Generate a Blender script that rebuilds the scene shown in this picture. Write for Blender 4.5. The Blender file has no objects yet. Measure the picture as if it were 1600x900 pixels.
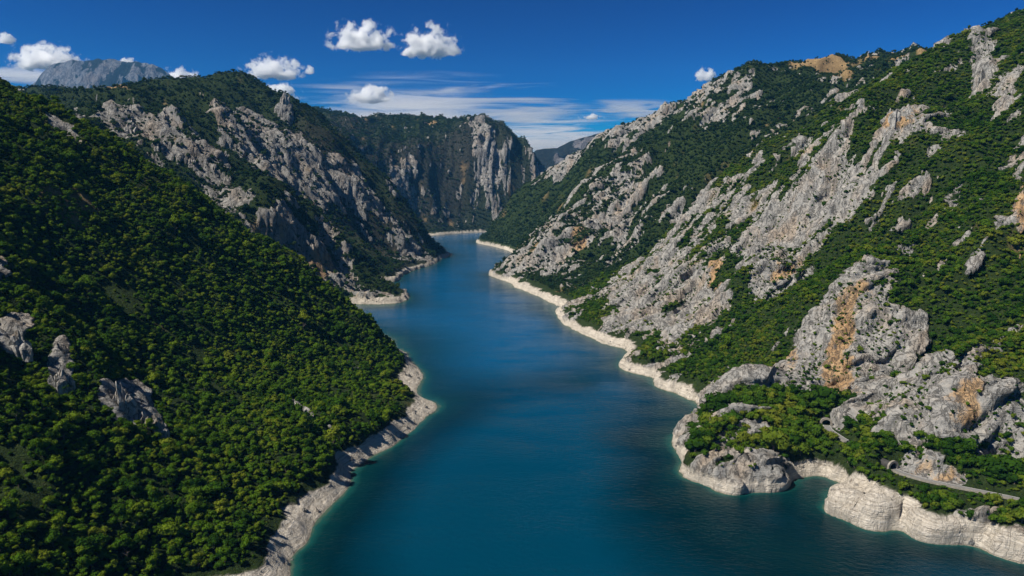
import bpy, bmesh, math, random
import numpy as np
from mathutils import Vector, Matrix

# ------------------------------------------------------------------ camera, sky, sun, exposure
scene = bpy.context.scene
COL = scene.collection
CAM_H = 200.0
cam_data = bpy.data.cameras.new("camera")
cam_data.sensor_width = 36.0
cam_data.lens = 36.0 * 1080.0 / 1600.0
cam_data.clip_start = 1.0
cam_data.clip_end = 120000.0
cam = bpy.data.objects.new("camera", cam_data)
cam.location = (0.0, 0.0, CAM_H)
PITCH = math.atan(160.0 / 1080.0)
cam.rotation_euler = (math.radians(90.0) - PITCH, 0.0, 0.0)
COL.objects.link(cam)
scene.camera = cam

SUN_EL, SUN_AZ = math.radians(49.5), math.radians(-117.0)      # azimuth measured clockwise from +Y
SUN_DIR = Vector((math.sin(SUN_AZ) * math.cos(SUN_EL), math.cos(SUN_AZ) * math.cos(SUN_EL), math.sin(SUN_EL)))
sun_data = bpy.data.lights.new("sun", 'SUN')
sun_data.energy = 5.0
sun_data.angle = math.radians(0.5)
sun_data.color = (1.0, 0.93, 0.82)
sun = bpy.data.objects.new("sun", sun_data)
sun.rotation_euler = SUN_DIR.to_track_quat('Z', 'Y').to_euler()
sun.location = SUN_DIR * 3000
COL.objects.link(sun)

world = bpy.data.worlds.new("World")
scene.world = world
world.use_nodes = True
wn, wl = world.node_tree.nodes, world.node_tree.links
wn.clear()
w_out = wn.new('ShaderNodeOutputWorld')
w_bg = wn.new('ShaderNodeBackground')
w_sky = wn.new('ShaderNodeTexSky')
w_sky.sky_type = 'NISHITA'
w_sky.sun_disc = False
w_sky.sun_elevation = SUN_EL
w_sky.sun_rotation = SUN_AZ
w_sky.altitude = 900.0
w_sky.air_density = 0.9
w_sky.dust_density = 0.6
w_sky.ozone_density = 4.0
w_hsv = wn.new('ShaderNodeHueSaturation')
w_hsv.inputs['Saturation'].default_value = 1.28
w_hsv.inputs['Value'].default_value = 1.0
w_tint = wn.new('ShaderNodeMix'); w_tint.data_type = 'RGBA'; w_tint.blend_type = 'MULTIPLY'
w_tint.inputs[0].default_value = 1.0
w_tint.inputs[7].default_value = (0.22, 0.80, 1.25, 1.0)
w_bg.inputs['Strength'].default_value = 0.068
wl.new(w_sky.outputs[0], w_hsv.inputs['Color'])
wl.new(w_hsv.outputs[0], w_tint.inputs[6])
w_scale = wn.new('ShaderNodeVectorMath'); w_scale.operation = 'SCALE'; w_scale.inputs['Scale'].default_value = 0.06
w_gam = wn.new('ShaderNodeGamma'); w_gam.inputs['Gamma'].default_value = 2.1
w_tint2 = wn.new('ShaderNodeMix'); w_tint2.data_type = 'RGBA'; w_tint2.blend_type = 'MULTIPLY'
w_tint2.inputs[0].default_value = 1.0
w_tint2.inputs[7].default_value = (24.0, 61.0, 24.0, 1.0)
wl.new(w_tint.outputs[2], w_scale.inputs[0])
wl.new(w_scale.outputs[0], w_gam.inputs['Color'])
wl.new(w_gam.outputs[0], w_tint2.inputs[6])
wl.new(w_tint2.outputs[2], w_bg.inputs['Color'])
wl.new(w_bg.outputs[0], w_out.inputs['Surface'])

scene.view_settings.view_transform = 'Standard'
scene.view_settings.look = 'None'
scene.view_settings.gamma = 1.0
scene.view_settings.use_curve_mapping = False
scene.view_settings.exposure = 0.5
scene.cycles.max_bounces = 12
scene.cycles.diffuse_bounces = 2
scene.cycles.glossy_bounces = 2
scene.cycles.transmission_bounces = 2
scene.cycles.transparent_max_bounces = 8
scene.cycles.volume_bounces = 12
scene.cycles.use_denoising = True
scene.cycles.denoiser = 'OPENIMAGEDENOISE'
scene.cycles.denoising_input_passes = 'RGB_ALBEDO_NORMAL'
scene.cycles.denoising_prefilter = 'ACCURATE'

random.seed(7)
RNG = np.random.default_rng(7)

# Surveyed heights: x, y, z in metres, z = 0 at the lake surface.
SURVEY = [
(-115.3,335.2,0),(-115.5,364.6,0),(-115,403.2,0),(-109.8,435.1,0),(-115.1,463.1,0),(-105.4,493.5,0),(-90,522.2,0),(-79.8,559,0),(-68.2,601.1,0),
(-86.5,635.3,0),(-93.6,711.1,0),(-118.9,781.9,0),(-141.1,836,0),(-150,300,0),(-165,250,0),(-190,190,0),(-230,100,0),(-165,900,0),(-235,985,0),
(-300,1040,0),(-90.2,558.3,12),(-98.5,521.1,12),(-111.7,493.5,12),(-121.4,452.5,12),(-129.7,411.8,12),(-131.2,379,12),(-130.8,348,12),
(-131.2,321.5,12),(-95.6,628.8,12),(-117.4,735,12),(125.4,461.4,13),(146.4,428.9,13),(169.9,436.1,13),(201.6,461.4,13),(219.5,461.4,13),
(160.2,671.9,13),(140,736.7,13),(199,404.1,18),(219.6,386.4,18),(236.4,376.4,18),(253.5,368.5,18),(275.6,349.2,18),(-496.2,690,286.9),
(-481.9,697,274.8),(-464.6,703,274),(-444.4,712,259.7),(-423.8,718,241.5),(-395.7,724,226.7),(-377.3,728,209.9),(-351.7,733,192.5),(-330.3,738,182.6),
(-306.2,742,159.8),(-276.5,746,141.9),(-248.9,750,124.8),(-222.6,752,100.7),(-189.2,755,75.3),(-160,757,45.3),(-139.1,757,25.1),(-117.2,752,7.5),
(-534.2,680,316),(-578,665,342.4),(-199.5,250,49.5),(-257.6,335,88.5),(-212.9,335,47.7),(-219,455,44.1),(-172.2,512,29.6),(-118.8,562,13),
(-110.1,640,12.4),(-143.6,385,13),(-252.2,270,66.1),(-331.6,545,119.3),(-263,620,78.6),(-195.9,690,45),(-300,860,110),(-450,860,190),(-600,850,270),
(-250,840,60),(-700,700,390),(-420,960,110),(-264.5,1163.6,0),(-218.6,1163.6,0),(-186.4,1203.6,0),(-190.4,1253.7,0),(-245.3,1442,0),(-239.6,1605.5,0),
(-218,1694.9,0),(-196.9,1889.9,0),(-290,1400,0),(-215,2050,0),(-260,2250,0),(-330,2500,0),(-390,2800,0),(-331.8,2800.4,0),(-266,2874.9,0),
(-191.3,2953.4,0),(-110.8,2994.2,0),(-60,3000,0),(30,3060,0),(150,3100,0),(400,3150,0),(700,3150,0),(-408.4,1170,176.6),(-381.1,1180,140.8),
(-333.1,1195,84.7),(-283.5,1215,42.9),(-229.2,1225,22),(-206.5,1225,12.7),(-310.4,1185,30),(-396.2,1155,104.7),(-476.6,1150,158.1),(-529.5,1230,200),
(-252.1,1500,3.3),(-321.1,1440,61),(-395.9,1430,128.2),(-462.2,1440,186.9),(-529.1,1450,239.3),(-615.4,1440,271.2),(-686.4,1430,308.9),
(-221.2,1860,20.5),(-252.4,1880,62.3),(-277.6,1880,105.6),(-341.6,1860,166.2),(-403.7,1840,225),(-466.2,1830,282.3),(-535.8,1850,349.1),
(-584.5,1880,368.1),(-612.9,1890,410.5),(-315.2,1700,59.7),(-385,1670,123.8),(-454,1650,185),(-519.7,1630,258.8),(-595.7,1640,295.7),
(-652.2,1640,346.6),(-704.9,1700,381.9),(-654.1,1880,369.5),(-682.6,1890,380.6),(-706.5,1890,412.2),(-766.9,1900,466.3),(-846.6,1850,454.5),
(-911.9,1780,424.7),(-966.4,1750,431.6),(-1011.4,1700,381.9),(-1081.2,1700,372.9),(-702.2,1560,380.6),(-810.7,1500,367.1),(-875.1,1450,361.5),
(-734.7,1480,345.4),(-763.7,1300,316.2),(-696.9,1280,280.4),(-628.9,1280,257.6),(-570.9,1250,222.6),(-900,2150,460),(-1200,2100,440),(-1500,1900,420),
(-1400,1500,390),(-1100,1300,330),(-1000,1050,380),(-700,1050,240),(-620,1150,220),(-1000,800,450),(-1500,1000,480),(-1300,600,520),(-800,500,400),
(-500,300,240),(-700,200,330),(-1000,250,450),(-207.4,2030,9.8),(-264.9,2200,34.7),(-332,2250,97.4),(-453.4,2250,200),(-565,2300,303.5),
(-673.8,2400,382.7),(-744.4,2650,390),(-701.7,2900,408),(-562.2,3100,408.6),(-379.8,3220,402.3),(-266.4,3270,457.7),(-178.6,3290,470.9),
(-119,3290,481.5),(-50.4,3280,473),(0,3270,434.2),(44.4,3260,378.7),(88.8,3250,327.2),(124.2,3240,281.9),(147.7,3225,197.1),(-600.5,2750,323.8),
(-582.5,2650,200),(-470.5,2850,174.1),(-458.1,2760,74.1),(-303.5,3000,118.1),(-281.4,3080,255.7),(-168,3040,89.2),(-114,3120,256.4),
(-28.5,3110,171.8),(0,3060,74.5),(57.9,3170,257.3),(-391,3070,338.1),(-400,3600,520),(-900,3500,540),(-100,3600,420),(150,3700,120),(-900,2700,500),
(-1500,2600,520),(-1500,3600,560),(300,3500,100),(350,3900,80),(150,4400,100),(-200,4000,380),(-900,4200,560),(-127.8,2507.6,0),(-63.8,2294,0),
(-5.9,2113.5,0),(-90,2620,0),(0,2750,0),(120,2850,0),(350,2900,0),(650,2900,0),(50,1900,0),(-111.1,2500,12.2),(-69.3,2500,53.9),(-22.9,2480,98.9),
(44.9,2450,175.6),(116.3,2400,226.1),(171.7,2350,241.4),(230.5,2300,285),(283.7,2230,316.3),(324.7,2150,298.7),(378.6,2080,288),(422.5,2000,338.1),
(467.5,1950,410.4),(526.7,1900,463),(556.7,1870,502.6),(620.7,1850,521.7),(691.2,1860,510.6),(790.4,1900,525.5),(871.5,1950,517.3),(1066.8,2050,553),
(1193,2100,550.7),(59.6,2150,62.3),(156.5,2130,161.3),(261.8,2050,255.5),(354.1,1950,313.8),(250,2700,180),(500,2600,330),(800,2400,500),
(1200,2400,600),(1700,2300,620),(1700,1700,640),(900,3000,250),(1500,2900,500),(-39.6,1514,0),(0,1413.1,0),(35.9,1276.5,0),(58.7,1203.6,0),
(84.7,1126.1,0),(20,1640,0),(62,1760,0),(-14.5,1560,39.3),(44.4,1600,85.7),(121.5,1650,142.9),(220,1720,228),(325.3,1790,296.5),(430.1,1830,360.4),
(499,1850,430.3),(40.3,1440,27.4),(106.4,1430,55.3),(124.2,1330,28.1),(221.6,1500,117.8),(288,1570,185.8),(197.8,1330,65.5),(335.9,1530,213.8),
(435.6,1600,300.5),(541.9,1720,399.1),(627.7,1750,448.4),(772.7,1800,486.6),(252.8,1300,104.7),(320.4,1340,163.4),(393.6,1390,225.1),
(486.8,1450,291.1),(589.9,1520,349.3),(718.3,1600,413.2),(850.8,1700,478),(520,1290,290),(640,1300,350),(760,1350,420),(710.2,1000,408.1),
(692.9,1040,411.1),(673.2,1080,402.6),(651.1,1120,378.3),(637.2,1130,374.1),(577.7,1140,373.6),(548.5,1145,344.7),(515.2,1150,307.9),(457.1,1145,273),
(416,1140,230.9),(379.6,1135,218.5),(322.3,1130,166.1),(249.2,1120,107),(206.5,1110,83.7),(154.9,1105,50.3),(108.9,1105,15.3),(762.6,960,435.5),
(828.7,900,458.4),(71.8,1090.9,0),(71.9,1031.6,0),(89.1,942.8,0),(115.1,867.7,0),(140.6,832.6,0),(121.2,739.5,0),(137.1,718.6,0),(150.6,701.3,0),
(156.5,653.8,0),(169,595.7,0),(156.2,575.1,0),(139,545.2,0),(126,483.7,0),(118.2,463.1,0),(130.2,444.1,0),(152,431.2,0),(169.9,434.1,0),
(199.5,454.5,0),(220.7,452.3,0),(208.1,428.3,0),(197.8,405.8,0),(219,397.3,0),(233.9,382.2,0),(254.5,367.4,0),(276,347.1,0),(300,335,0),(325,290,0),
(345,230,0),(360,150,0),(370,60,0),(510.2,700,225.2),(621.6,870,346),(566.4,900,312.1),(453.7,830,229.9),(395.2,960,208.7),(304.9,820,117.1),
(231.2,820,55.1),(265,950,103.9),(188.6,870,29.7),(455.5,900,280.5),(369.3,800,156.2),(432.1,690,174.9),(352.9,630,118.6),(385.5,590,123.7),
(418.2,560,127.6),(314.7,650,128.2),(279.4,625,83.6),(267.9,630,64.5),(276.3,570,55.3),(268.8,530,39.4),(315.6,555,69.9),(319.3,480,78.2),
(353.5,465,82),(289.7,465,54.5),(258.7,455,39.5),(293.1,435,50.9),(330.6,430,56.9),(305.3,420,34.9),(311.9,400,26.4),(169.2,503,32.6),
(219.2,575,42.8),(177.4,580,30),(181.6,735,13.4),(156.3,785,12.2),(134.7,480,16.2),(155.7,458,13),(197.3,474,18.5),(194.7,494,35.6),(226.8,502,33),
(150.7,522,21.1),(345.5,770,93.2),(408.1,760,144.3),(244.6,680,47.2),(347.7,850,114),(234.2,485.2,23),(234.8,462.2,23),(239.6,409.8,23),
(252.8,398.5,23),(265.4,387.7,23),(277.8,378.2,23),(289.2,368.4,23),(310.9,350.9,23),(233.7,398.1,17),(254.1,380.9,17),(272.1,368.9,17),(420,330,110),
(400,220,90),(520,300,190),(700,400,330),(800,700,430),(1000,800,520),(1000,1050,520),(1300,1200,560),(700,150,300),(560,480,210),(0,250,-45),
(40,350,-45),(50,450,-45),(20,600,-45),(0,760,-45),(-20,900,-45),(-80,1050,-45),(-120,1250,-45),(-120,1500,-45),(-100,1800,-40),(-130,2100,-40),
(-190,2350,-40),(-230,2600,-40),(-200,2800,-40),(150,2960,-30),(500,3020,-30),(60,150,-45),(80,30,-45),(-220,1100,-25),(0,1200,-35),(90,680,-35),
(40,1000,-40),(210,451.6,-9),(190.2,430.4,-9),(167.4,425.8,-9),(146.4,425.8,-9),(125,439.8,-9),(196.8,421.3,-9),(195.6,396.2,-9),(224.4,377.3,-9),
(251.5,361.3,-9),(116.1,476,-9),(126.8,545.7,-9),(141.8,601,-9),(155,595.9,-9),(132.1,689.9,-9),(117,792.9,-9),(112.7,738,-9),(99.4,873.6,-9),
(65.7,994.3,-9),(42.3,1122.4,-9),(-25.6,1367.1,-9),(-109.4,381,-9),(-112.7,353.5,-9),(-104.6,416.9,-9),(-101.2,449.6,-9),(-95,487.4,-9),
(-81.5,524.9,-9),(-62,584.2,-9),(-54.3,628.1,-9),(-81.8,713.1,-9),(-105.6,823.4,-9),(-129.4,910.6,-9),(-173.4,1152,-9),(-211.3,1122.4,-9),
(-251,1111,-9),(146.5,370.3,-17),(113.4,383,-17),(176.7,341.4,-17),(93.6,435.1,-17),(101.1,522.2,-17),(155.5,347.7,-17),(84.8,682.4,-17),
]
# Patches on the map: centre x, y, two half-axes (ax, ay), (bx, by), strength.
ROCK_PATCHES = [
(-272.8,405.7,0.6,10.6,13.2,-21.2,1.9),(-243.7,423,14.2,-3,12.2,-37.4,1.9),(-225.6,418,10,-6.8,3.2,-15,1.7),(-303.8,410.6,0.5,17.2,12.7,-18.5,1.7),
(-352.1,471.1,0.4,6.5,11.7,-17.2,1.4),(-1186.7,1767.2,361.7,-444,47.7,-85.8,1.3),(-429.9,682.7,21.5,0.7,5.5,-15.2,1.2),
(-163.4,515.3,15.9,-25,0.7,-6.3,1.3),(-132,488.3,6.2,-4.1,-0.7,-2.6,1),(-149.7,654.7,11.4,-4.3,1,-9.5,0.9),(-98,674.5,6.2,10.7,4.6,-33.6,1.2),
(-119.8,788,0.3,29.2,13.6,-42.1,1),(-625.3,1704.9,53.6,67.1,41.5,-166,1.5),(-520.8,1586.8,47.2,51.5,30.6,-171.3,1.3),
(-441.9,1503.6,57.6,41.6,30.2,-202.9,1),(-685.6,1350.1,79.2,8.9,29.9,-80.2,1),(-740.4,1342.1,41.5,7.9,25.4,-59,0.8),
(-508.2,1219.6,117.9,-164.9,44.6,-153,1),(-380.2,1176.6,32.8,12.8,-17.1,-29.3,1.6),(-328.5,1197.9,42.2,21.1,-14.9,-41.4,1.6),
(-263.5,1197.9,51.3,-5.9,-2.7,-25.9,1.4),(-321.8,1788.4,11.9,41.2,75.1,-38.7,1.3),(-419.7,1799.2,15.3,64.5,57.1,-28.3,0.9),
(-244.9,1756.6,48.4,57.5,1.9,-59.2,1.1),(-604.1,1887.4,12.2,22.8,33.4,-37.9,1.7),(-488.1,1788.4,21.6,79.3,41.6,-37.9,0.5),
(-822.3,1831.7,329.7,71.5,37.2,-87.7,-1.4),(-514.6,1407.8,77.6,-0.4,13.1,-59.1,-1.1),(-399.8,1521.7,64.1,32.5,9.1,-62.7,-0.9),
(-303.6,1450.6,58,40.6,-1.6,-29.1,-1.3),(-223.8,1366.4,32.6,-154.7,7.8,-50,-0.8),(-696.1,1933.1,55.1,25.9,6.5,-55.9,-1.2),
(-278.5,1767.2,53.8,14.4,-3.5,-27.3,-0.7),(-125.4,3214.2,44.7,11.8,44.1,-123.9,1.5),(0,3176,74,-12.4,-78.1,-62.5,0.8),
(-467.5,2920.8,54.2,90.5,36.1,-96.9,0.9),(-381.8,1810,24.4,71.4,31.2,-49.4,0.6),(-275.5,2991.6,105.5,50.6,5.1,-70.4,0.3),
(-592.3,3272.4,200.2,202.9,28.5,-162.7,0.2),(219.7,2412,56.2,-9.1,-2.8,-100.5,1.3),(310.1,2340.9,34.9,-82.4,-11.6,-107.8,1.3),
(128.6,2426.4,36.9,13.7,3.5,-112.3,1.1),(413.6,2285.6,41.6,-4.1,-6.7,-62.1,1),(-75.9,2340.9,46,-79.6,0.9,-29.1,0.8),
(103.2,2244.9,173.4,-98.4,24,-147.6,-1.4),(0,2244.9,78.1,-97.5,10,-81.9,-0.9),(142,1540,108.2,92.4,39.3,-104.5,0.5),
(60.7,1450.6,70,3.2,20.4,-82.5,0.75),(229.3,1558.5,75.5,41.5,27.9,-98.4,0.3),(214.9,1155.6,5.5,-374.5,-52.9,-289.5,0.4),
(300.2,1302.5,7.1,-62.8,-19,-86.1,1.2),(136.7,1169.5,38.2,-141.4,-18.8,-166.1,0.55),(414.3,2231.5,45,-62.2,-20.6,-117.2,1.1),
(482.3,2271.9,47.6,8.4,-20.8,-156.4,1),(475,1684.6,34.1,-62.7,-15,-56.8,0.9),(531.6,1853.8,48.8,-138.7,-14.8,-110.3,0.8),
(174.8,983.3,26.1,-39.7,-13.7,-82.4,0.9),(140.3,931.7,30.3,-31.6,-6.6,-47.8,0.45),(317.4,1577.3,57.1,-24.4,5.1,-125.2,0.5),
(240.5,995.1,18.2,-39.5,-20.5,-90.4,0.6),(404.2,1530.8,70.6,-119.8,-31.7,-167,-0.9),(620.9,1684.6,91.1,-81.5,-43.9,-127.4,-0.5),
(233.2,1256.6,43.1,14.1,-3.6,-40.6,-1.3),(135.2,1155.6,36,37,0.5,-37.4,-1.2),(599.4,1664.6,26.8,-29.7,-14.2,-42,0.9),
(723.1,1644.8,14.8,-33.6,-21.4,-50.9,0.7),(491.4,893.5,14.1,-12.5,-23.8,-46.4,1.7),(486.3,831.6,24.9,-35.1,-4.1,-6.9,1.1),
(416.9,877.6,20.8,-20.2,-4.1,-63.9,1.5),(389.4,872.4,21.6,-26.7,-5,-58.6,1.5),(361.3,898.9,26.2,-18,-1.2,-48.4,1.3),
(305.9,812,26.3,-0.4,-6.7,-53.4,1.1),(267.2,816.8,24.7,-64.6,-20.7,-69.4,0.45),(226.7,831.6,21.7,-63.8,-24.7,-97.4,0.5),
(177.9,836.6,22.2,-44.3,-16.5,-82.2,0.6),(328.9,948.6,22.9,-35.2,-19.6,-63.1,0.3),(317,1075.6,11.3,-96.2,-32.9,-117.6,0.3),
(225.1,926.2,19.7,-25.8,-9.4,-42.4,0.4),(632.9,1433.3,-13,-48.4,-31.6,-43.8,1.2),(469.5,872.4,7.2,-7.2,-4.7,-10.1,1),
(468.2,960,-20.1,-94.6,-9.5,-20.1,0.7),(296.3,646.9,26.4,-23.9,-3,-19.8,-1.6),(251.6,682.7,42.7,-5.2,-3.4,-27.6,-1.4),
(184.4,643,31.5,14.8,1.2,-10.2,-1.1),(271.7,831.6,7.3,-5.7,-24.8,-153.2,-0.6),(199.3,751.2,10.3,2.6,-0.3,-58.3,-0.5),
(310.4,620.3,27.9,-16.1,-9.3,-22,1.7),(276.5,570.5,23.5,-16.3,-20.9,-49.6,1.8),(309.9,543.8,8.1,-47.2,-25.1,-30.9,1.4),
(262.9,479.6,10.7,-32.7,-27,-52.9,1.6),(285.3,446.4,14.6,-30.4,-22.6,-29.2,1.7),(309.2,430.7,19.2,-8.8,-13,-13.6,1.6),
(319,415.5,11.4,-6.3,-10.5,-17.2,1.3),(246,573.9,31.2,14.4,-9.6,-45.7,1.1),(197.4,515.3,29.1,-1.4,-18.3,-51.5,0.45),
(157.2,494.2,25.8,-23.9,-15,-51.3,0.25),(132.4,471.1,5.7,-28.5,-6.6,-24.8,0.4),(182.4,471.1,33.7,4.6,-6.9,-20.6,0.1),
(341.8,567.1,7.9,-8.2,-5.2,-9.8,0.8),(633.8,960,-7.4,-39,-36.3,-45.9,1.6),(589.8,851.8,-11.5,-33.2,-20.9,-14,1.4),
(528.9,737.9,4.3,-16.4,-31.1,-48.3,0.8),(451.8,616.6,2.2,-3.2,-27,-41.9,1.3),(360.3,491.3,1.5,-28.1,-18.7,-19.3,0.8),
(337.2,494.2,6.7,-10.8,-15,-23.3,0.5),(1007.9,2015.7,-0.6,-22.7,-49.7,-100.4,1),(457.5,755.7,4.4,-15.7,-3.8,-7.1,0.6),
(237.8,443.8,8.5,-17.9,-8.1,-17.6,-2.2),(249,391.4,23.3,-17.8,-2.4,-3.5,-1.8),(276.7,413,21.5,-9.4,-4.3,-5.2,-1.3),
(244.7,473.9,3.5,-7.4,-17.7,-37,-1),(293.3,512.3,2.1,-4.6,-19.5,-42.8,-0.8),(250.9,405.7,15,-10.9,-3.5,-5,1.2),(246,491.3,6.8,-5.3,-4.6,-10.2,0.8),
]
MEADOW_PATCHES = [
(803.1,1853.8,65.8,-1.1,-29.9,-71.2,1.5),(891.8,1664.6,-31.2,-210.9,-28.8,-54.5,1.6),(983.9,2040,-19.2,-266.4,-24.4,-51.1,1.2),
(759.2,1654.6,8.5,-26.8,-15.2,-34.3,1.2),(-972.4,1746.2,98.8,-64.8,10,-18.6,1),(-394.9,3412.4,32,-10,4.8,-43.1,1.3),
(465.3,1777.8,8.2,-30,-5.8,-23.5,0.8),
]
OCHRE_PATCHES = [
(286.5,584.3,6,-4.7,-8.7,-21.1,1.3),(265.3,550.4,8.4,-3.3,-13.3,-30.8,1.3),(307.2,605.7,10.9,-6.6,-3.8,-9,0.6),(297.3,438.5,4.7,-6,-13.9,-11.7,0.8),
(480.7,872.4,14.4,-12.5,-7.5,-15.5,0.9),(142,1459.3,15.6,-6.6,-3.6,-40.4,0.9),(-337.6,1190.7,21.1,10.2,-15.3,-38.1,0.7),
(262.2,882.9,4.6,-12.1,-9.3,-33.2,1.1),(319.5,797.5,20.8,5.4,1,-7.8,0.7),(250.9,405.7,19.8,-7.5,-2.9,-5.4,0.9),(-266.3,1183.6,26.8,4.1,3.2,-16.2,0.5),
(251.6,594.9,3.9,-6.8,-10.4,-26.5,0.6),(452.4,616.6,2.8,-4,-27,-41.8,0.7),(-398.5,1169.5,21,17.4,2.6,-13.6,0.4),(271.2,524.7,5.3,-6.2,-9,-19,0.5),
]
SCRUB_PATCHES = [
(-434.6,2973.7,406.2,380.6,21.9,-186,1.3),(-447.2,1746.2,42.3,166,74.3,-61.1,1),(-319.5,1725.4,72.8,124.7,19,-114.4,0.9),
(57.8,3157.1,145.4,56,-1.7,-149.1,0.5),(-539.4,1746.2,54.3,81.2,45.6,-161.6,0.7),(-261.9,1654.6,53.7,147,23.4,-154.8,0.6),
(-764.4,3252.9,115,261.3,67.7,-293.5,1),
]
PEAK_CREST = [(-6190.0, 1242.0), (-6099.0, 1336.0), (-6031.0, 1454.0), (-5905.0, 1579.0), (-5791.0, 1680.0), (-5649.0, 1734.0), (-5518.0, 1757.0), (-5383.0, 1742.0), (-5277.0, 1757.0), (-5086.0, 1742.0), (-4926.0, 1726.0), (-4717.0, 1726.0), (-4582.0, 1711.0), (-4449.0, 1664.0), (-4325.0, 1594.0), (-4218.0, 1509.0), (-4046.0, 1321.0)]
RIDGE_CREST = [(0.0, 352.0), (109.0, 427.0), (207.0, 491.0), (273.0, 508.0), (382.0, 513.0), (468.0, 556.0), (577.0, 588.0), (707.0, 625.0), (815.0, 662.0), (902.0, 673.0), (1086.0, 673.0), (1412.0, 683.0)]
OUTCROPS = [
(-262.3, 389.0, 12.2, 15.8, 'pointed grey rock fin alone in the dense forest of the left hillside'),
(-235.3, 400.8, 16.3, 16.3, 'broad streaked grey rock face in the left forest, highest block of its broken row'),
(-224.9, 403.3, 13.4, 13.4, 'grey rock block in the left forest, in the middle of the broken row'),
(-214.0, 400.8, 10.4, 12.6, 'small pale rock block at the low right end of the broken row in the forest'),
(-294.0, 398.5, 17.0, 12.5, 'shaded grey rock shelf at the left edge of the forest'),
(478.2, 867.2, 27.3, 24.1, 'cream and grey rock tower jutting out of the green right slope below the ridge'),
(563.6, 1416.3, 13.1, 21.0, 'small white rock needle on the upper crest of the near right slope'),
(479.8, 898.9, 10.0, 15.0, 'little rock tooth left of the cream rock tower'),
(978.4, 1991.8, 18.4, 33.2, 'short grey fin on the skyline shoulder near the tan meadow'),
(606.5, 909.7, 25.3, 25.3, 'large grey crag high on the green right slope, upper of two'),
(572.6, 821.7, 19.8, 19.8, 'large grey crag high on the green right slope, lower of two'),
(-600.7, 1887.4, 24.5, 38.4, 'grey pinnacle standing on the shoulder of the shaded left mountain'),
]
CLOUDS = [
(-3129, 15000, 3334, 911, 525, 447, 'puffy white cloud high in the blue sky, left one of the highest pair'),
(-1693, 15000, 3232, 825, 475, 486, 'puffy white cloud high in the blue sky, right one of the highest pair'),
(-2205, 15000, 2976, 191, 110, 126, 'tiny white puff below the gap of the highest pair of clouds'),
(-10413, 16000, 3078, 1111, 640, 415, 'long white cloud just above and left of the grey peak'),
(-5360, 16000, 2858, 889, 512, 373, 'flat based white cloud above the shaded left mountain top'),
(-4506, 16000, 2775, 148, 104, 145, 'tiny puff at the right end of the flat based cloud'),
(-5496, 17000, 2450, 610, 351, 309, 'white cloud touching the shoulder of the left mountain'),
(-3406, 17000, 2391, 767, 442, 309, 'bright flat white cloud low over the canyon wall, in front of the veil cloud'),
(-7864, 17000, 2848, 649, 374, 264, 'white cloud tucked between the grey peak and the dark wooded summit'),
(-11283, 16000, 3475, 315, 181, 187, 'small white cloud cut by the left edge of the picture'),
(-9162, 17000, 3156, 334, 193, 110, 'thin white cloud peeping over the flat top of the grey peak'),
(2015, 18000, 1952, 417, 240, 105, 'small low white cloud right of the canyon gap'),
(4624, 17000, 2848, 394, 227, 264, 'small white cloud half behind the crest of the sunlit right mountain'),
]
CIRRUS = [
(-2699, 20000, 2585, 6481, 3733, 856, 'broad streaked feathery veil of cloud low over the canyon wall'),
(4108, 24000, 2852, 2361, 1360, 404, 'faint thin veil beside the crest of the right mountain'),
(1956, 36000, 2909, 7500, 4320, 1213, 'low pale veil filling the canyon gap'),
(-16102, 24000, 3980, 2361, 1360, 404, 'faint veil left of the grey peak'),
]


# ------------------------------------------------------------------ numeric helpers
def hash2(ix, iy, seed):
    h = (ix.astype(np.int64) * 374761393 + iy.astype(np.int64) * 668265263 + seed * 974634721) & 0xFFFFFFFF
    h = ((h ^ (h >> 13)) * 1274126177) & 0xFFFFFFFF
    h = ((h ^ (h >> 16)) * 2246822519) & 0xFFFFFFFF
    return (h ^ (h >> 15)) & 0xFFFFFFFF

def hash3(ix, iy, iz, seed):
    return hash2(ix + iz.astype(np.int64) * 7919, iy + iz.astype(np.int64) * 104729, seed)

G3 = np.array([(1,1,0),(-1,1,0),(1,-1,0),(-1,-1,0),(1,0,1),(-1,0,1),(1,0,-1),(-1,0,-1),
               (0,1,1),(0,-1,1),(0,1,-1),(0,-1,-1),(1,1,0),(-1,1,0),(0,-1,1),(0,-1,-1)], float)

def noise3(x, y, z, seed=0):
    fx, fy, fz = np.floor(x), np.floor(y), np.floor(z)
    ix, iy, iz = fx.astype(np.int64), fy.astype(np.int64), fz.astype(np.int64)
    x, y, z = x - fx, y - fy, z - fz
    u, v, w = (t * t * t * (t * (t * 6 - 15) + 10) for t in (x, y, z))
    def g(i, j, k):
        q = G3[hash3(ix + i, iy + j, iz + k, seed) & 15]
        return q[..., 0] * (x - i) + q[..., 1] * (y - j) + q[..., 2] * (z - k)
    def lerp(a, b, t):
        return a + (b - a) * t
    return lerp(lerp(lerp(g(0,0,0), g(1,0,0), u), lerp(g(0,1,0), g(1,1,0), u), v),
                lerp(lerp(g(0,0,1), g(1,0,1), u), lerp(g(0,1,1), g(1,1,1), u), v), w)

def noise2(x, y, seed=0):
    return noise3(x, y, np.full_like(x, 0.37), seed)

def fbm2(x, y, octaves=4, seed=0, gain=0.5):
    a, s = 1.0, np.zeros_like(x)
    for o in range(octaves):
        s += a * noise2(x, y, seed + o)
        x, y, a = x * 2.03 + 17.1, y * 2.03 - 9.3, a * gain
    return s

def ridged3(x, y, z, octaves=3, seed=0, gain=0.5):
    a, s = 1.0, np.zeros_like(x)
    for o in range(octaves):
        s += a * (1.0 - 2.0 * np.abs(noise3(x, y, z, seed + o)) * 1.6)
        x, y, z, a = x * 2.07 + 3.1, y * 2.07 - 5.3, z * 2.07 + 1.7, a * gain
    return s

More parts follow.
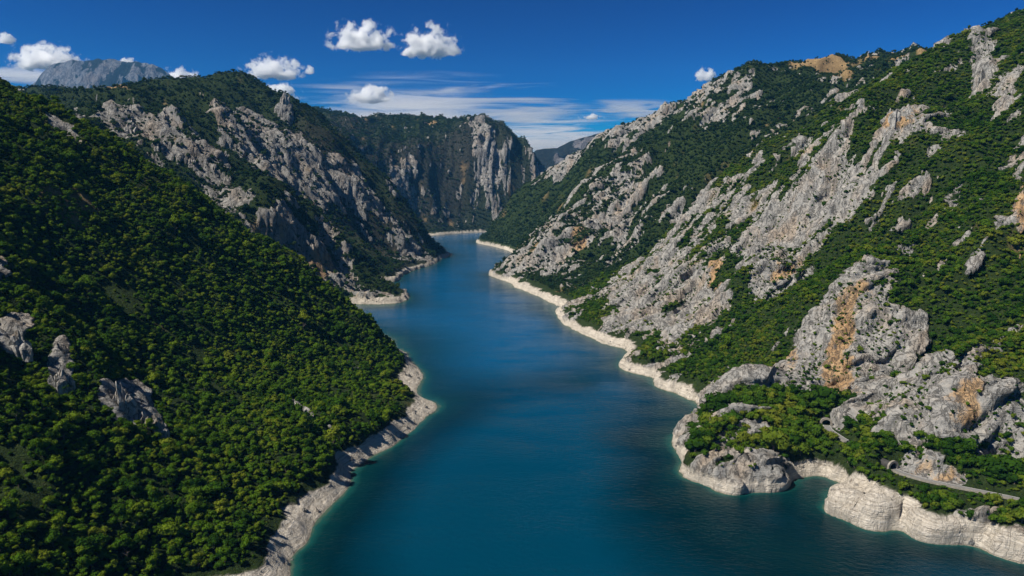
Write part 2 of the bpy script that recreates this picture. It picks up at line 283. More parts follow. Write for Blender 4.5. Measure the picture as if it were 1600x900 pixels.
def cells3(x, y, z, seed=0):
    """Distance to the nearest and second nearest jittered point, and a random value of the nearest cell."""
    ix, iy, iz = np.floor(x).astype(np.int64), np.floor(y).astype(np.int64), np.floor(z).astype(np.int64)
    f1 = np.full(x.shape, 9.0); f2 = np.full(x.shape, 9.0); rid = np.zeros(x.shape)
    for i in (-1, 0, 1):
        for j in (-1, 0, 1):
            for k in (-1, 0, 1):
                cx, cy, cz = ix + i, iy + j, iz + k
                h = hash3(cx, cy, cz, seed)
                dx = cx + ((h & 1023) / 1023.0) - x
                dy = cy + (((h >> 10) & 1023) / 1023.0) - y
                dz = cz + (((h >> 20) & 1023) / 1023.0) - z
                d = dx * dx + dy * dy + dz * dz
                m = d < f1
                f2 = np.where(m, f1, np.minimum(f2, d))
                rid = np.where(m, (h & 65535) / 65535.0, rid)
                f1 = np.where(m, d, f1)
    return np.sqrt(f1), np.sqrt(f2), rid

def smooth(a, b, t):
    t = np.clip((t - a) / (b - a), 0.0, 1.0)
    return t * t * (3 - 2 * t)

# ------------------------------------------------------------------ the land as a height field
_S = np.array(SURVEY)
def _fit():
    X = _S[:, :2] / 1000.0
    n = len(X)
    d = np.hypot(X[:, None, 0] - X[None, :, 0], X[:, None, 1] - X[None, :, 1])
    K = np.where(d > 0, d * d * np.log(np.maximum(d, 1e-9)), 0) + np.eye(n) * 0.5e-4
    Q = np.c_[np.ones(n), X]
    A = np.block([[K, Q], [Q.T, np.zeros((3, 3))]])
    return X, np.linalg.solve(A, np.r_[_S[:, 2], 0, 0, 0])
_X, _W = _fit()
def _raw(x, y):
    x = x / 1000.0; y = y / 1000.0
    out = np.empty(len(x)); n = len(_X)
    for i in range(0, len(x), 30000):
        a, b = x[i:i+30000], y[i:i+30000]
        d2 = (a[:, None] - _X[None, :, 0]) ** 2 + (b[:, None] - _X[None, :, 1]) ** 2
        out[i:i+30000] = (0.5 * d2 * np.log(np.maximum(d2, 1e-18))) @ _W[:n] + _W[n] + _W[n+1] * a + _W[n+2] * b
    return out
class Lattice:
    def __init__(self, x0, x1, y0, y1, h):
        self.x0, self.y0, self.h = x0, y0, h
        gx, gy = np.arange(x0, x1 + h * 0.5, h), np.arange(y0, y1 + h * 0.5, h)
        xx, yy = np.meshgrid(gx, gy)
        self.g = _raw(xx.ravel(), yy.ravel()).reshape(xx.shape)
        self.nx, self.ny = len(gx), len(gy)
    def __call__(self, x, y):
        u = np.clip((x - self.x0) / self.h, 1, self.nx - 2.001); v = np.clip((y - self.y0) / self.h, 1, self.ny - 2.001)
        i, j = u.astype(np.int64), v.astype(np.int64)
        u, v = u - i, v - j
        def wts(t):
            return (-0.5*t + t*t - 0.5*t**3, 1 - 2.5*t*t + 1.5*t**3, 0.5*t + 2*t*t - 1.5*t**3, -0.5*t*t + 0.5*t**3)
        wx, wy = wts(u), wts(v)
        s = 0.0
        for b in range(4):
            r = 0.0
            for a in range(4):
                r = r + wx[a] * self.g[j + b - 1, i + a - 1]
            s = s + wy[b] * r
        return s
_near = Lattice(-760, 1100, -60, 1240, 6.0)
_far = Lattice(-3800, 4200, 0, 4700, 20.0)
def base_height(x, y):
    w = smooth(0, 1, np.minimum(np.minimum((x + 740) / 60, (1080 - x) / 60), (1220 - y) / 60))
    z = _far(x, y)
    m = w > 0
    z[m] = z[m] * (1 - w[m]) + _near(x[m], y[m]) * w[m]
    return z

ROAD_A = [(234.9, 496.1), (232.8, 485.2), (233.4, 473.4), (234.7, 460.9)]
ROAD_B = [(240.7, 414.8), (243.1, 408.9), (250.0, 400.3), (259.2, 393.0), (271.2, 385.1), (281.5, 378.2), (293.4, 369.2), (307.5, 355.3), (328.3, 332.2)]
ROAD_Z = 23.0
def dist_polyline(x, y, pts):
    best = np.full(x.shape, 1e9)
    for (ax, ay), (bx, by) in zip(pts[:-1], pts[1:]):
        t = np.clip(((x - ax) * (bx - ax) + (y - ay) * (by - ay)) / ((bx - ax) ** 2 + (by - ay) ** 2), 0, 1)
        best = np.minimum(best, np.hypot(x - ax - t * (bx - ax), y - ay - t * (by - ay)))
    return best
def road_dist(x, y):
    return np.minimum(dist_polyline(x, y, ROAD_A), dist_polyline(x, y, ROAD_B))

def on_left_hill(x, y):
    return (x < -20) & (y < 1000 + np.minimum(0, x + 250) * 0.05)

def fall_coords(x, y):
    """Distance along the shore and distance up the fall line, for the slope the point lies on."""
    right = (x > -150) & (y < 2900) & ~on_left_hill(x, y) & (x > -20 - np.maximum(y - 1300, 0) * 0.11)
    wall = (~right) & (y > 2450)
    s = np.where(right, -0.26 * x + 0.96 * y, np.where(wall, x, y + 0.15 * x))
    q_ = np.where(right, 0.96 * x + 0.26 * y, np.where(wall, y, x))
    return s, q_, right, wall

def rib_field(x, y):
    """Ribs and gullies that run down the fall line of each slope: value about 0..1 (1 on a rib) and its amplitude in metres."""
    r = np.hypot(x, y)
    s, q_, right, wall = fall_coords(x, y)
    s = s + 26 * noise2(x / 90, y / 90, 301) + 9 * noise2(x / 33, y / 33, 302)
    a = ridged3(s / 78, q_ / 300, 0 * x, 2, 311)
    b = ridged3(s / 170, q_ / 700, 0 * x + 4.2, 2, 321)
    far = smooth(850, 1500, r)
    return (a - 0.5), (b - 0.5), 10.0 + 5.0 * far, 6.0 + np.where(right, 14.0, np.where(wall, 9.0, 26.0)) * far

def MOUND(x, y, z):
    s = np.zeros_like(x)
    for (ax, ay), (bx, by) in ((ROAD_A[0], ROAD_A[1]), (ROAD_B[0], ROAD_B[1])):
        l = math.hypot(ax - bx, ay - by); ux, uy = (ax - bx) / l, (ay - by) / l
        cx, cy = ax + ux * 11, ay + uy * 11
        g = np.exp(-(((x - cx) ** 2 + (y - cy) ** 2) / 11.5 ** 2) ** 1.8)
        s += np.maximum(ROAD_Z + 11.0 - z, 0) * g
    return s

def height(x, y):
    """Base land plus gullies, ribs and smaller relief; then the bench cut for the road."""
    z = base_height(x, y)
    left = on_left_hill(x, y)
    r = np.hypot(x, y)
    amp = smooth(3, 70, z) * np.where(left, 0.7, 1.0)
    wx = x + 40 * noise2(x / 130, y / 130, 3); wy = y + 40 * noise2(x / 130, y / 130, 5)
    zz = z * 0.25
    n = 8.0 * (ridged3(wx / 150, wy / 150, zz / 150, 2, 11) - 0.52) * amp
    n += 4.0 * (ridged3(wx / 52, wy / 52, zz / 52, 2, 21) - 0.5) * amp
    ra, rb, aa, ab = rib_field(x, y)
    n += (ra * aa + rb * ab) * smooth(6, 90, z) * np.where(left, 0.75, 1.0)
    n += 6.0 * noise2(x / 240, y / 240, 31) * amp * np.clip(r / 1500, 0.4, 2.2)
    far = smooth(1200, 2600, r)
    n += far * 12 * (ridged3(wx / 260, wy / 260, zz / 130, 2, 41) - 0.5) * smooth(3, 150, z)
    sh = smooth(-6, 6, z) * (1 - smooth(10, 30, z))
    n += sh * np.where(left, 1.0, 1.2) * noise2(x / 14, y / 14, 51) + sh * 0.9 * noise2(x / 5, y / 5, 52)
    rd = np.full(x.shape, 1e9)
    m = (x > 150) & (x < 520) & (y > 250) & (y < 620)
    rd[m] = road_dist(x[m], y[m])
    z = z + n
    z = np.where((z > 0) & (z < 22), 22 * np.power(np.maximum(z, 0) / 22, np.where(left, 1.25, 0.62)), z)
    z = z + MOUND(x, y, z)
    k = smooth(5.0, 13.0, rd)
    return z * k + (ROAD_Z - 0.35) * (1 - k)

def patches(x, y, rows):
    s = np.zeros_like(x)
    for cx, cy, ax, ay, bx, by, st in rows:
        det = ax * by - ay * bx
        R = 2.2 * (math.hypot(ax, ay) + math.hypot(bx, by))
        m = (np.abs(x - cx) < R) & (np.abs(y - cy) < R)
        if abs(det) < 1e-6 or not m.any():
            continue
        dx, dy = x[m] - cx, y[m] - cy
        u, v = (dx * by - dy * bx) / det, (dy * ax - dx * ay) / det
        s[m] += st * np.exp(-np.minimum((u * u + v * v), 30) ** 1.3 * 0.8)
    return s

def cover(x, y, z, slope):
    """Rock (0..1), pale drawdown band, meadow, ochre staining, dry scrub."""
    r = np.hypot(x, y)
    left = on_left_hill(x, y)
    m = patches(x, y, ROCK_PATCHES)
    base = np.where(left, -0.95, -0.74)
    west = (~left) & (x < 40) & (r > 900) & ~((x > -150) & (y < 2000))
    base = np.where(west, -0.95, base)
    m = m * np.where(west, 1.12, np.where(left, 1.0, 1.15))
    base = np.where((x > 200) & (y > 2050), -0.6, base)
    s_, q_, _r, _w = fall_coords(x + 14 * noise2(x / 40, y / 40, 63), y + 14 * noise2(x / 40, y / 40, 64))
    f = fbm2(x / 70, y / 70, 2, 61) * 0.5 + fbm2(s_ / 15, q_ / 46, 4, 71) * np.where(west, 0.95, 1.35) + fbm2(x / 6, y / 6, 2, 73) * 0.25
    ribs = ridged3(x / 34, y / 34, z / 130, 2, 81) * 0.18
    m = m + base + np.where(left, 0.35, 1.0) * (f + ribs) + np.where(left, 0.2, 1.0) * (0.4 * smooth(0.9, 2.2, slope) + 0.9 * smooth(1.5, 2.4, slope) * (west & (y < 1500)))
    ra, rb, aa, ab = rib_field(x, y)
    m = m + np.where(left, 0.0, 0.30) * np.clip(ra, -1.5, 0.6) + np.where(left, 0.0, 0.22) * np.clip(rb, -1.5, 0.6) * smooth(700, 1500, r)
    rock = smooth(-0.07, 0.10, m)
    line = 8.3 + np.where(left, 0.8, 0.0) + 6.5 * smooth(185, 200, x) * (1 - smooth(425, 440, y)) + 3.0 * noise2(x / 30, y / 30, 91) + 1.2 * noise2(x / 6, y / 6, 92)
    band = 1 - smooth(-0.6, 0.6, z - line)
    meadow = smooth(0.15, 0.5, patches(x, y, MEADOW_PATCHES) + 0.5 * fbm2(x / 50, y / 50, 3, 95) - 0.1)
    meadow = meadow * (1 - band)
    ochre = np.clip(1.35 * patches(x, y, OCHRE_PATCHES) * (0.85 + 0.9 * fbm2(s_ / 9, q_ / 30, 3, 97)), 0, 1)
    scrub = np.clip(patches(x, y, SCRUB_PATCHES), 0, 1)
    rock = np.maximum(rock * (1 - 0.9 * meadow), band)
    return rock, band, meadow, ochre, scrub

# ------------------------------------------------------------------ node helpers
class NT:
    def __init__(self, mat):
        self.t = mat.node_tree; self.n = self.t.nodes; self.l = self.t.links
        self.n.clear()
    def new(self, kind, **kw):
        nd = self.n.new(kind)
        for k, v in kw.items():
            setattr(nd, k, v)
        return nd
    def put(self, sock, v):
        if isinstance(v, bpy.types.NodeSocket):
            self.l.new(v, sock)
        elif v is not None:
            sock.default_value = v
    def attr(self, name, typ='GEOMETRY'):
        return self.new('ShaderNodeAttribute', attribute_name=name, attribute_type=typ)
    def math(self, op, a, b=None, clamp=False):
        nd = self.new('ShaderNodeMath', operation=op, use_clamp=clamp)
        self.put(nd.inputs[0], a)
        if b is not None:
            self.put(nd.inputs[1], b)
        return nd.outputs[0]
    def mix(self, fac, a, b, blend='MIX'):
        nd = self.new('ShaderNodeMix', data_type='RGBA', blend_type=blend)
        self.put(nd.inputs[0], fac)
        self.put(nd.inputs[6], a if isinstance(a, bpy.types.NodeSocket) else (*a, 1.0))
        self.put(nd.inputs[7], b if isinstance(b, bpy.types.NodeSocket) else (*b, 1.0))
        return nd.outputs[2]
    def noise(self, vec, scale, detail=4.0, rough=0.55, dist=0.0):
        nd = self.new('ShaderNodeTexNoise')
        self.put(nd.inputs['Vector'], vec)
        nd.inputs['Scale'].default_value = scale
        nd.inputs['Detail'].default_value = detail
        nd.inputs['Roughness'].default_value = rough
        nd.inputs['Distortion'].default_value = dist
        return nd.outputs['Fac']
    def ramp(self, fac, stops):
        nd = self.new('ShaderNodeValToRGB')
        self.put(nd.inputs[0], fac)
        els = nd.color_ramp.elements
        while len(els) < len(stops):
            els.new(0.5)
        for e, (p, c) in zip(els, stops):
            e.position = p
            e.color = (*c, 1.0) if len(c) == 3 else (c[0], c[0], c[0], 1.0)
        return nd.outputs[0]
    def mapping(self, vec, scale=(1, 1, 1), rot=(0, 0, 0)):
        nd = self.new('ShaderNodeMapping')
        self.put(nd.inputs['Vector'], vec)
        nd.inputs['Scale'].default_value = scale
        nd.inputs['Rotation'].default_value = rot
        return nd.outputs[0]

def material(name):
    m = bpy.data.materials.new(name)
    m.use_nodes = True
    return m, NT(m)

def limestone(t, pos, ochre, fine):
    """Grey limestone colour and a height for its bump; fine scales the grain."""
    tall = t.mapping(pos, (1.0, 1.0, 0.33))
    big = t.noise(tall, 0.035 * fine, 5, 0.6, 0.4)
    mid = t.noise(tall, 0.22 * fine, 6, 0.65, 0.6)
    small = t.noise(pos, 1.1 * fine, 4, 0.7)
    cr1 = t.math('ABSOLUTE', t.math('SUBTRACT', t.noise(t.mapping(pos, (1.0, 1.0, 0.42), (0.25, 0.15, 0.4)), 0.13 * fine, 5, 0.62, 0.8), 0.5))
    crack = t.ramp(cr1, [(0.0, (0.0,)), (0.045, (1.0,))])
    grey = t.ramp(mid, [(0.28, (0.15, 0.145, 0.14)), (0.42, (0.27, 0.265, 0.25)), (0.57, (0.38, 0.365, 0.335)), (0.76, (0.52, 0.485, 0.425))])
    warm = t.ramp(mid, [(0.30, (0.17, 0.105, 0.055)), (0.48, (0.42, 0.26, 0.125)), (0.65, (0.52, 0.36, 0.20)), (0.8, (0.56, 0.45, 0.31))])
    cream = t.ramp(big, [(0.5, (0.0,)), (0.72, (0.5,))])
    och = t.math('MULTIPLY', t.math('SUBTRACT', t.math('ADD', ochre, t.math('MULTIPLY', t.math('SUBTRACT', mid, 0.5), 2.2)), 0.35), 2.2, clamp=True)
    o = t.math('MAXIMUM', t.math('MULTIPLY', och, t.math('MINIMUM', t.math('MULTIPLY', ochre, 4.0), 1.0)), cream)
    c = t.mix(o, grey, warm)
    c = t.mix(t.math('MULTIPLY', t.math('SUBTRACT', 1.0, crack), 0.8), c, (0.05, 0.047, 0.042))
    c = t.mix(t.ramp(small, [(0.35, (0.3,)), (0.6, (0.0,))]), c, (0.12, 0.115, 0.10))
    h = t.math('ADD', t.math('MULTIPLY', mid, 1.3), t.math('ADD', t.math('MULTIPLY', small, 0.35), t.math('MULTIPLY', crack, 0.35)))
    return c, h

def land_material(name, fine, tone=None):
    m, t = material(name)
    out = t.new('ShaderNodeOutputMaterial')
    bs = t.new('ShaderNodeBsdfPrincipled')
    bs.inputs['Roughness'].default_value = 0.95
    bs.inputs['Specular IOR Level'].default_value = 0.15
    geo = t.new('ShaderNodeNewGeometry')
    pos = geo.outputs['Position']
    a = t.attr('cover').outputs['Vector']
    sep = t.new('ShaderNodeSeparateXYZ'); t.put(sep.inputs[0], a)
    b = t.attr('stain').outputs['Vector']
    sep2 = t.new('ShaderNodeSeparateXYZ'); t.put(sep2.inputs[0], b)
    rock, band, meadow = sep.outputs
    ochre, scrub, _ = sep2.outputs
    c_rock, h = limestone(t, pos, ochre, fine)
    n1 = t.noise(pos, 0.35 * fine, 5, 0.7)
    n2 = t.noise(t.mapping(pos, (0.35, 0.35, 2.6)), 0.5, 7, 0.72, 0.5)
    soil = t.ramp(n1, [(0.3, (0.010, 0.02, 0.004)), (0.58, (0.026, 0.045, 0.009)), (0.8, (0.075, 0.075, 0.03))])
    dry = t.ramp(n1, [(0.3, (0.016, 0.017, 0.010)), (0.55, (0.037, 0.038, 0.026)), (0.8, (0.105, 0.10, 0.08))])
    veg = t.mix(scrub, soil, dry)
    grass = t.ramp(n1, [(0.3, (0.20, 0.125, 0.055)), (0.6, (0.36, 0.25, 0.12)), (0.8, (0.45, 0.34, 0.19))])
    lines = t.noise(t.mapping(pos, (0.012, 0.012, 1.5)), 1.0, 3, 0.6)
    n2 = t.math('ADD', n2, t.math('MULTIPLY', t.math('SUBTRACT', lines, 0.5), 0.55))
    pale = t.ramp(n2, [(0.28, (0.25, 0.21, 0.165)), (0.43, (0.48, 0.43, 0.355)), (0.7, (0.66, 0.605, 0.52))])
    rfac = t.math('ADD', rock, t.math('MULTIPLY', t.math('SUBTRACT', n1, 0.5), 1.1))
    rfac = t.ramp(rfac, [(0.42, (0.0,)), (0.58, (1.0,))])
    c = t.mix(rfac, veg, c_rock)
    c = t.mix(meadow, c, grass)
    c = t.mix(band, c, pale)
    wet = t.new('ShaderNodeSeparateXYZ'); t.put(wet.inputs[0], pos)
    c = t.mix(t.ramp(t.math('ADD', t.math('MULTIPLY', wet.outputs[2], 0.4), t.math('MULTIPLY', n1, 0.5)), [(0.3, (0.6,)), (0.75, (0.0,))]), c, (0.16, 0.14, 0.10))
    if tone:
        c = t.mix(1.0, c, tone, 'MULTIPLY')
    t.put(bs.inputs['Base Color'], c)
    bump = t.new('ShaderNodeBump')
    bump.inputs['Strength'].default_value = 0.9
    bump.inputs['Distance'].default_value = 2.2 / fine
    hh = t.math('ADD', h, t.math('MULTIPLY', n2, 0.8))
    t.put(bump.inputs['Height'], hh)
    t.put(bs.inputs['Normal'], bump.outputs[0])
    t.l.new(bs.outputs[0], out.inputs['Surface'])
    return m

def leaf_material(name, tones, jitter=0.55):
    m, t = material(name)
    out = t.new('ShaderNodeOutputMaterial')
    info = t.new('ShaderNodeObjectInfo')
    big = t.ramp(t.noise(info.outputs['Location'], 0.016, 4, 0.62), [(0.3, (0.0,)), (0.7, (1.0,))])
    geo = t.new('ShaderNodeNewGeometry')
    leaf = t.noise(geo.outputs['Position'], 0.9, 2, 0.6)
    f = t.math('ADD', t.math('MULTIPLY', info.outputs['Random'], jitter), t.math('MULTIPLY', big, 1.0 - jitter))
    f = t.math('ADD', f, t.math('MULTIPLY', t.math('SUBTRACT', leaf, 0.5), 0.35))
    c = t.ramp(f, tones)
    d = t.new('ShaderNodeBsdfDiffuse'); t.put(d.inputs['Color'], c)
    tr = t.new('ShaderNodeBsdfTranslucent'); t.put(tr.inputs['Color'], t.mix(0.5, c, (0.10, 0.14, 0.01)))
    mx = t.new('ShaderNodeMixShader'); mx.inputs[0].default_value = 0.3
    t.l.new(d.outputs[0], mx.inputs[1]); t.l.new(tr.outputs[0], mx.inputs[2])
    t.l.new(mx.outputs[0], out.inputs['Surface'])
    return m

def plain_material(name, c0, c1, scale, rough=0.85, bump=0.3):
    m, t = material(name)
    out = t.new('ShaderNodeOutputMaterial')
    bs = t.new('ShaderNodeBsdfPrincipled')
    bs.inputs['Roughness'].default_value = rough
    geo = t.new('ShaderNodeNewGeometry')
    n = t.noise(geo.outputs['Position'], scale, 5, 0.65)
    t.put(bs.inputs['Base Color'], t.ramp(n, [(0.3, c0), (0.7, c1)]))
    b = t.new('ShaderNodeBump'); b.inputs['Strength'].default_value = bump; b.inputs['Distance'].default_value = 0.2
    t.put(b.inputs['Height'], n); t.put(bs.inputs['Normal'], b.outputs[0])
    t.l.new(bs.outputs[0], out.inputs['Surface'])
    return m

def tag(o, label=None, cat=None, group=None, kind=None):
    if label: o['label'] = label
    if cat: o['category'] = cat
    if group: o['group'] = group
    if kind: o['kind'] = kind
    return o

def mesh_object(name, verts, faces, mat, parent=None, smooth_shade=False):
    me = bpy.data.meshes.new(name)
    verts = np.asarray(verts, np.float32)
    if isinstance(faces, np.ndarray):
        nf, k = faces.shape
        me.vertices.add(len(verts)); me.vertices.foreach_set('co', verts.ravel())
        me.loops.add(nf * k); me.loops.foreach_set('vertex_index', faces.astype(np.int32).ravel())
        me.polygons.add(nf); me.polygons.foreach_set('loop_start', np.arange(0, nf * k, k, dtype=np.int32))
        me.update(calc_edges=True)
    else:
        me.from_pydata([tuple(v) for v in verts], [], faces)
        me.update()
    if smooth_shade:
        me.polygons.foreach_set('use_smooth', np.ones(len(me.polygons), bool))
    me.materials.append(mat)
    o = bpy.data.objects.new(name, me)
    COL.objects.link(o)
    if parent:
        o.parent = parent
    return o

def vec_attr(me, name, cols):
    at = me.attributes.new(name, 'FLOAT_VECTOR', 'POINT')
    at.data.foreach_set('vector', np.stack(cols, -1).astype(np.float32).ravel())

# ------------------------------------------------------------------ terrain meshes
LAND_NEAR = land_material('limestone and undergrowth', 1.0)
LAND_FAR = land_material('far limestone and scrub', 0.45)

NTH, NR = 900, 1000
th = np.linspace(math.radians(-47), math.radians(47), NTH)
rr = 200.0 * np.exp(np.linspace(0, math.log(4600 / 200.0), NR))
TT, RR = np.meshgrid(th, rr)
PX, PY = (np.sin(TT) * RR).ravel(), (np.cos(TT) * RR).ravel()
PZ = height(PX, PY)
def grads(arr):
    A = arr.reshape(NR, NTH)
    return np.gradient(A, axis=1), np.gradient(A, axis=0)
def normals(x, y, z):
    a = [grads(v) for v in (x, y, z)]
    u = np.stack([q[0] for q in a], -1); v = np.stack([q[1] for q in a], -1)
    n = np.cross(u, v); n /= np.maximum(np.linalg.norm(n, axis=-1, keepdims=True), 1e-9)
    return n.reshape(-1, 3)
N0 = normals(PX, PY, PZ)
SLOPE = np.sqrt(np.maximum(1 / np.maximum(N0[:, 2], 0.05) ** 2 - 1, 0))
ROCK, BAND, MEADOW, OCHRE, SCRUB = cover(PX, PY, PZ, SLOPE)
# crags: rock stands proud of the slope in broken, upright blocks
DR = np.hypot(PX, PY)
q = np.where((ROCK > 0.02) & (PZ > -8))[0]
x, y, z, r = PX[q], PY[q], PZ[q], DR[q]
wx = x + 3.0 * noise3(x / 9, y / 9, z / 14, 101); wy = y + 3.0 * noise3(x / 9, y / 9, z / 14, 102)
ss, qq, _r, _w = fall_coords(wx + 5 * noise3(x / 30, y / 30, z / 60, 103), wy + 5 * noise3(x / 30, y / 30, z / 60, 104))
f1, f2, rid = cells3(ss / 20, qq / 60, z / 60, 7)
d = -3.0 + (rid - 0.4) * 5.0 + np.minimum(f2 - f1, 0.35) * 5.0
f1, f2, rid = cells3(ss / 6.0, qq / 17, z / 17, 8)
d += (rid - 0.4) * 1.6 + np.minimum(f2 - f1, 0.4) * 1.5
d += 6.5 * (ridged3(ss / 36, qq / 190, z / 190, 3, 109) - 0.4)
d += 3.4 * ridged3(ss / 12, qq / 60, z / 60, 3, 111)
CLEFT = np.zeros(len(PX))
CLEFT[q] = 1 - smooth(-2.0, 6.0, d)
d += 4.5 * (ridged3(x / 75, y / 75, z / 130, 3, 121) - 0.35) * smooth(900, 1800, r)
d *= (1 - 0.5 * BAND[q]) * smooth(-4, 6, z) * np.where(on_left_hill(x, y), 0.7 - 0.5 * BAND[q], 1.0)
hn = N0[q].copy()
hn[:, 2] *= 0.35
hn /= np.maximum(np.linalg.norm(hn, axis=1, keepdims=True), 1e-6)
rd = np.full(x.shape, 1e9); mm = (r < 700) & (x > 150); rd[mm] = road_dist(x[mm], y[mm])
d *= smooth(6, 16, rd)
d *= ROCK[q]
VX, VY, VZ = PX.copy(), PY.copy(), PZ.copy()
VX[q] += hn[:, 0] * d; VY[q] += hn[:, 1] * d; VZ[q] += hn[:, 2] * d

idx = np.arange(NR * NTH).reshape(NR, NTH)
QUADS = np.stack([idx[:-1, :-1], idx[:-1, 1:], idx[1:, 1:], idx[1:, :-1]], -1).reshape(-1, 4)
FX, FY = PX[QUADS].mean(1), PY[QUADS].mean(1)
FZMAX = PZ[QUADS].max(1)
keep = FZMAX > -9.0
lefthill = on_left_hill(FX, FY)
west = (~lefthill) & (FX < -20 + 0 * FY) & (FY < 3500)
west_near = west & (FY < 2380 - 0.55 * (FX + 300))
far_wall = ~lefthill & ~west_near & ((FX < -20) | (FY > 2880))
east = ~lefthill & ~west_near & ~far_wall
crest = np.interp(FX, [60, 120, 220, 340, 500, 760, 1000, 1500], [1150, 1190, 1225, 1240, 1250, 1260, 1180, 1100])
near_east = east & (FY < crest)
far_east = east & ~near_east
def terrain(name, mask, mat, label):
    f = QUADS[mask & keep]
    used, inv = np.unique(f, return_inverse=True)
    f = inv.reshape(f.shape)
    o = mesh_object(name, np.stack([VX[used], VY[used], VZ[used]], -1), f, mat, smooth_shade=False)
    vec_attr(o.data, 'cover', [ROCK[used], BAND[used], MEADOW[used]])
    vec_attr(o.data, 'stain', [OCHRE[used], SCRUB[used], 0 * used])
    return tag(o, label, kind='structure')
terrain('left_hillside', lefthill, LAND_NEAR, 'steep near hillside under dense forest with pale bare shore, left of the lake')
terrain('left_mountain', west_near, LAND_FAR, 'shaded mountain of grey cliffs and ribs behind the forested near hillside')
terrain('canyon_wall', far_wall, LAND_FAR, 'tall brown and grey canyon wall closing the far end of the lake')
terrain('right_hillside', near_east, LAND_NEAR, 'sunlit near limestone slope with cliffs, shrubs and a road above the lake')
terrain('right_mountain', far_east, LAND_NEAR, 'sunlit farther mountain of white crags with tan meadow on top')

# ------------------------------------------------------------------ water
WTH, WR = 420, 420
wth = np.linspace(math.radians(-50), math.radians(50), WTH)
wrr = 60.0 * np.exp(np.linspace(0, math.log(4600 / 60.0), WR))
A, B = np.meshgrid(wth, wrr)
wx, wy = (np.sin(A) * B).ravel(), (np.cos(A) * B).ravel()
bed = height(wx, wy)
widx = np.arange(WR * WTH).reshape(WR, WTH)
wq = np.stack([widx[:-1, :-1], widx[:-1, 1:], widx[1:, 1:], widx[1:, :-1]], -1).reshape(-1, 4)
wq = wq[bed[wq].min(1) < 8.0]
used, inv = np.unique(wq, return_inverse=True)
m, t = material('lake water')
out = t.new('ShaderNodeOutputMaterial')
bs = t.new('ShaderNodeBsdfPrincipled')
bs.inputs['Roughness'].default_value = 0.12
bs.inputs['IOR'].default_value = 1.333
bs.inputs['Specular IOR Level'].default_value = 0.17
geo = t.new('ShaderNodeNewGeometry')
pos = geo.outputs['Position']
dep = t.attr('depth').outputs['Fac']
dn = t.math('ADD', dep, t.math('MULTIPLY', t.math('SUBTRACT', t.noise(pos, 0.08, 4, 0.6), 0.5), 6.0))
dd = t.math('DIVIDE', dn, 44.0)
c_near = t.ramp(dd, [(0.0, (0.05, 0.085, 0.06)), (0.05, (0.006, 0.055, 0.048)), (0.16, (0.001, 0.022, 0.024)), (0.45, (0.0, 0.013, 0.018)), (0.75, (0.0, 0.024, 0.042)), (0.98, (0.0, 0.036, 0.068))])  # darkest stops: teal water plus the wooded bank's reflection painted in
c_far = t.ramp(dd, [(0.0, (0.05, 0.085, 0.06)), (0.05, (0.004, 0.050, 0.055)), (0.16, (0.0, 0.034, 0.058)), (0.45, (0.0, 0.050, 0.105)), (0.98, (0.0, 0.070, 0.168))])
c = t.mix(t.attr('sheen_tint').outputs['Fac'], c_near, c_far)
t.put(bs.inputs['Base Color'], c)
n1 = t.noise(t.mapping(pos, (1, 1.6, 1), (0, 0, 0.5)), 0.22, 4, 0.6, 0.3)
n2 = t.noise(pos, 0.9, 3, 0.6)
n3 = t.noise(t.mapping(pos, (1, 2.2, 1), (0, 0, -0.4)), 0.012, 3, 0.5)
amp = t.ramp(n3, [(0.35, (0.35,)), (0.65, (1.0,))])
h = t.math('MULTIPLY', t.math('ADD', n1, t.math('MULTIPLY', n2, 0.35)), amp)
bp = t.new('ShaderNodeBump'); bp.inputs['Strength'].default_value = 0.7; bp.inputs['Distance'].default_value = 0.9
t.put(bp.inputs['Height'], h); t.put(bs.inputs['Normal'], bp.outputs[0])
t.l.new(bs.outputs[0], out.inputs['Surface'])
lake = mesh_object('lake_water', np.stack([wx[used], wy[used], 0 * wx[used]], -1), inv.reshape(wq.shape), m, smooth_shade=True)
at = lake.data.attributes.new('depth', 'FLOAT', 'POINT')
at.data.foreach_set('value', np.clip(-bed[used], -5, 60).astype(np.float32))
at = lake.data.attributes.new('sheen_tint', 'FLOAT', 'POINT')          # view-angle falloff painted in: near water darker, far water bluer
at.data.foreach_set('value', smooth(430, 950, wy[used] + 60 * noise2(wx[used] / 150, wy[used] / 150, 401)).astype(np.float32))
tag(lake, 'deep blue lake winding between the canyon slopes, teal along the shores', kind='structure')

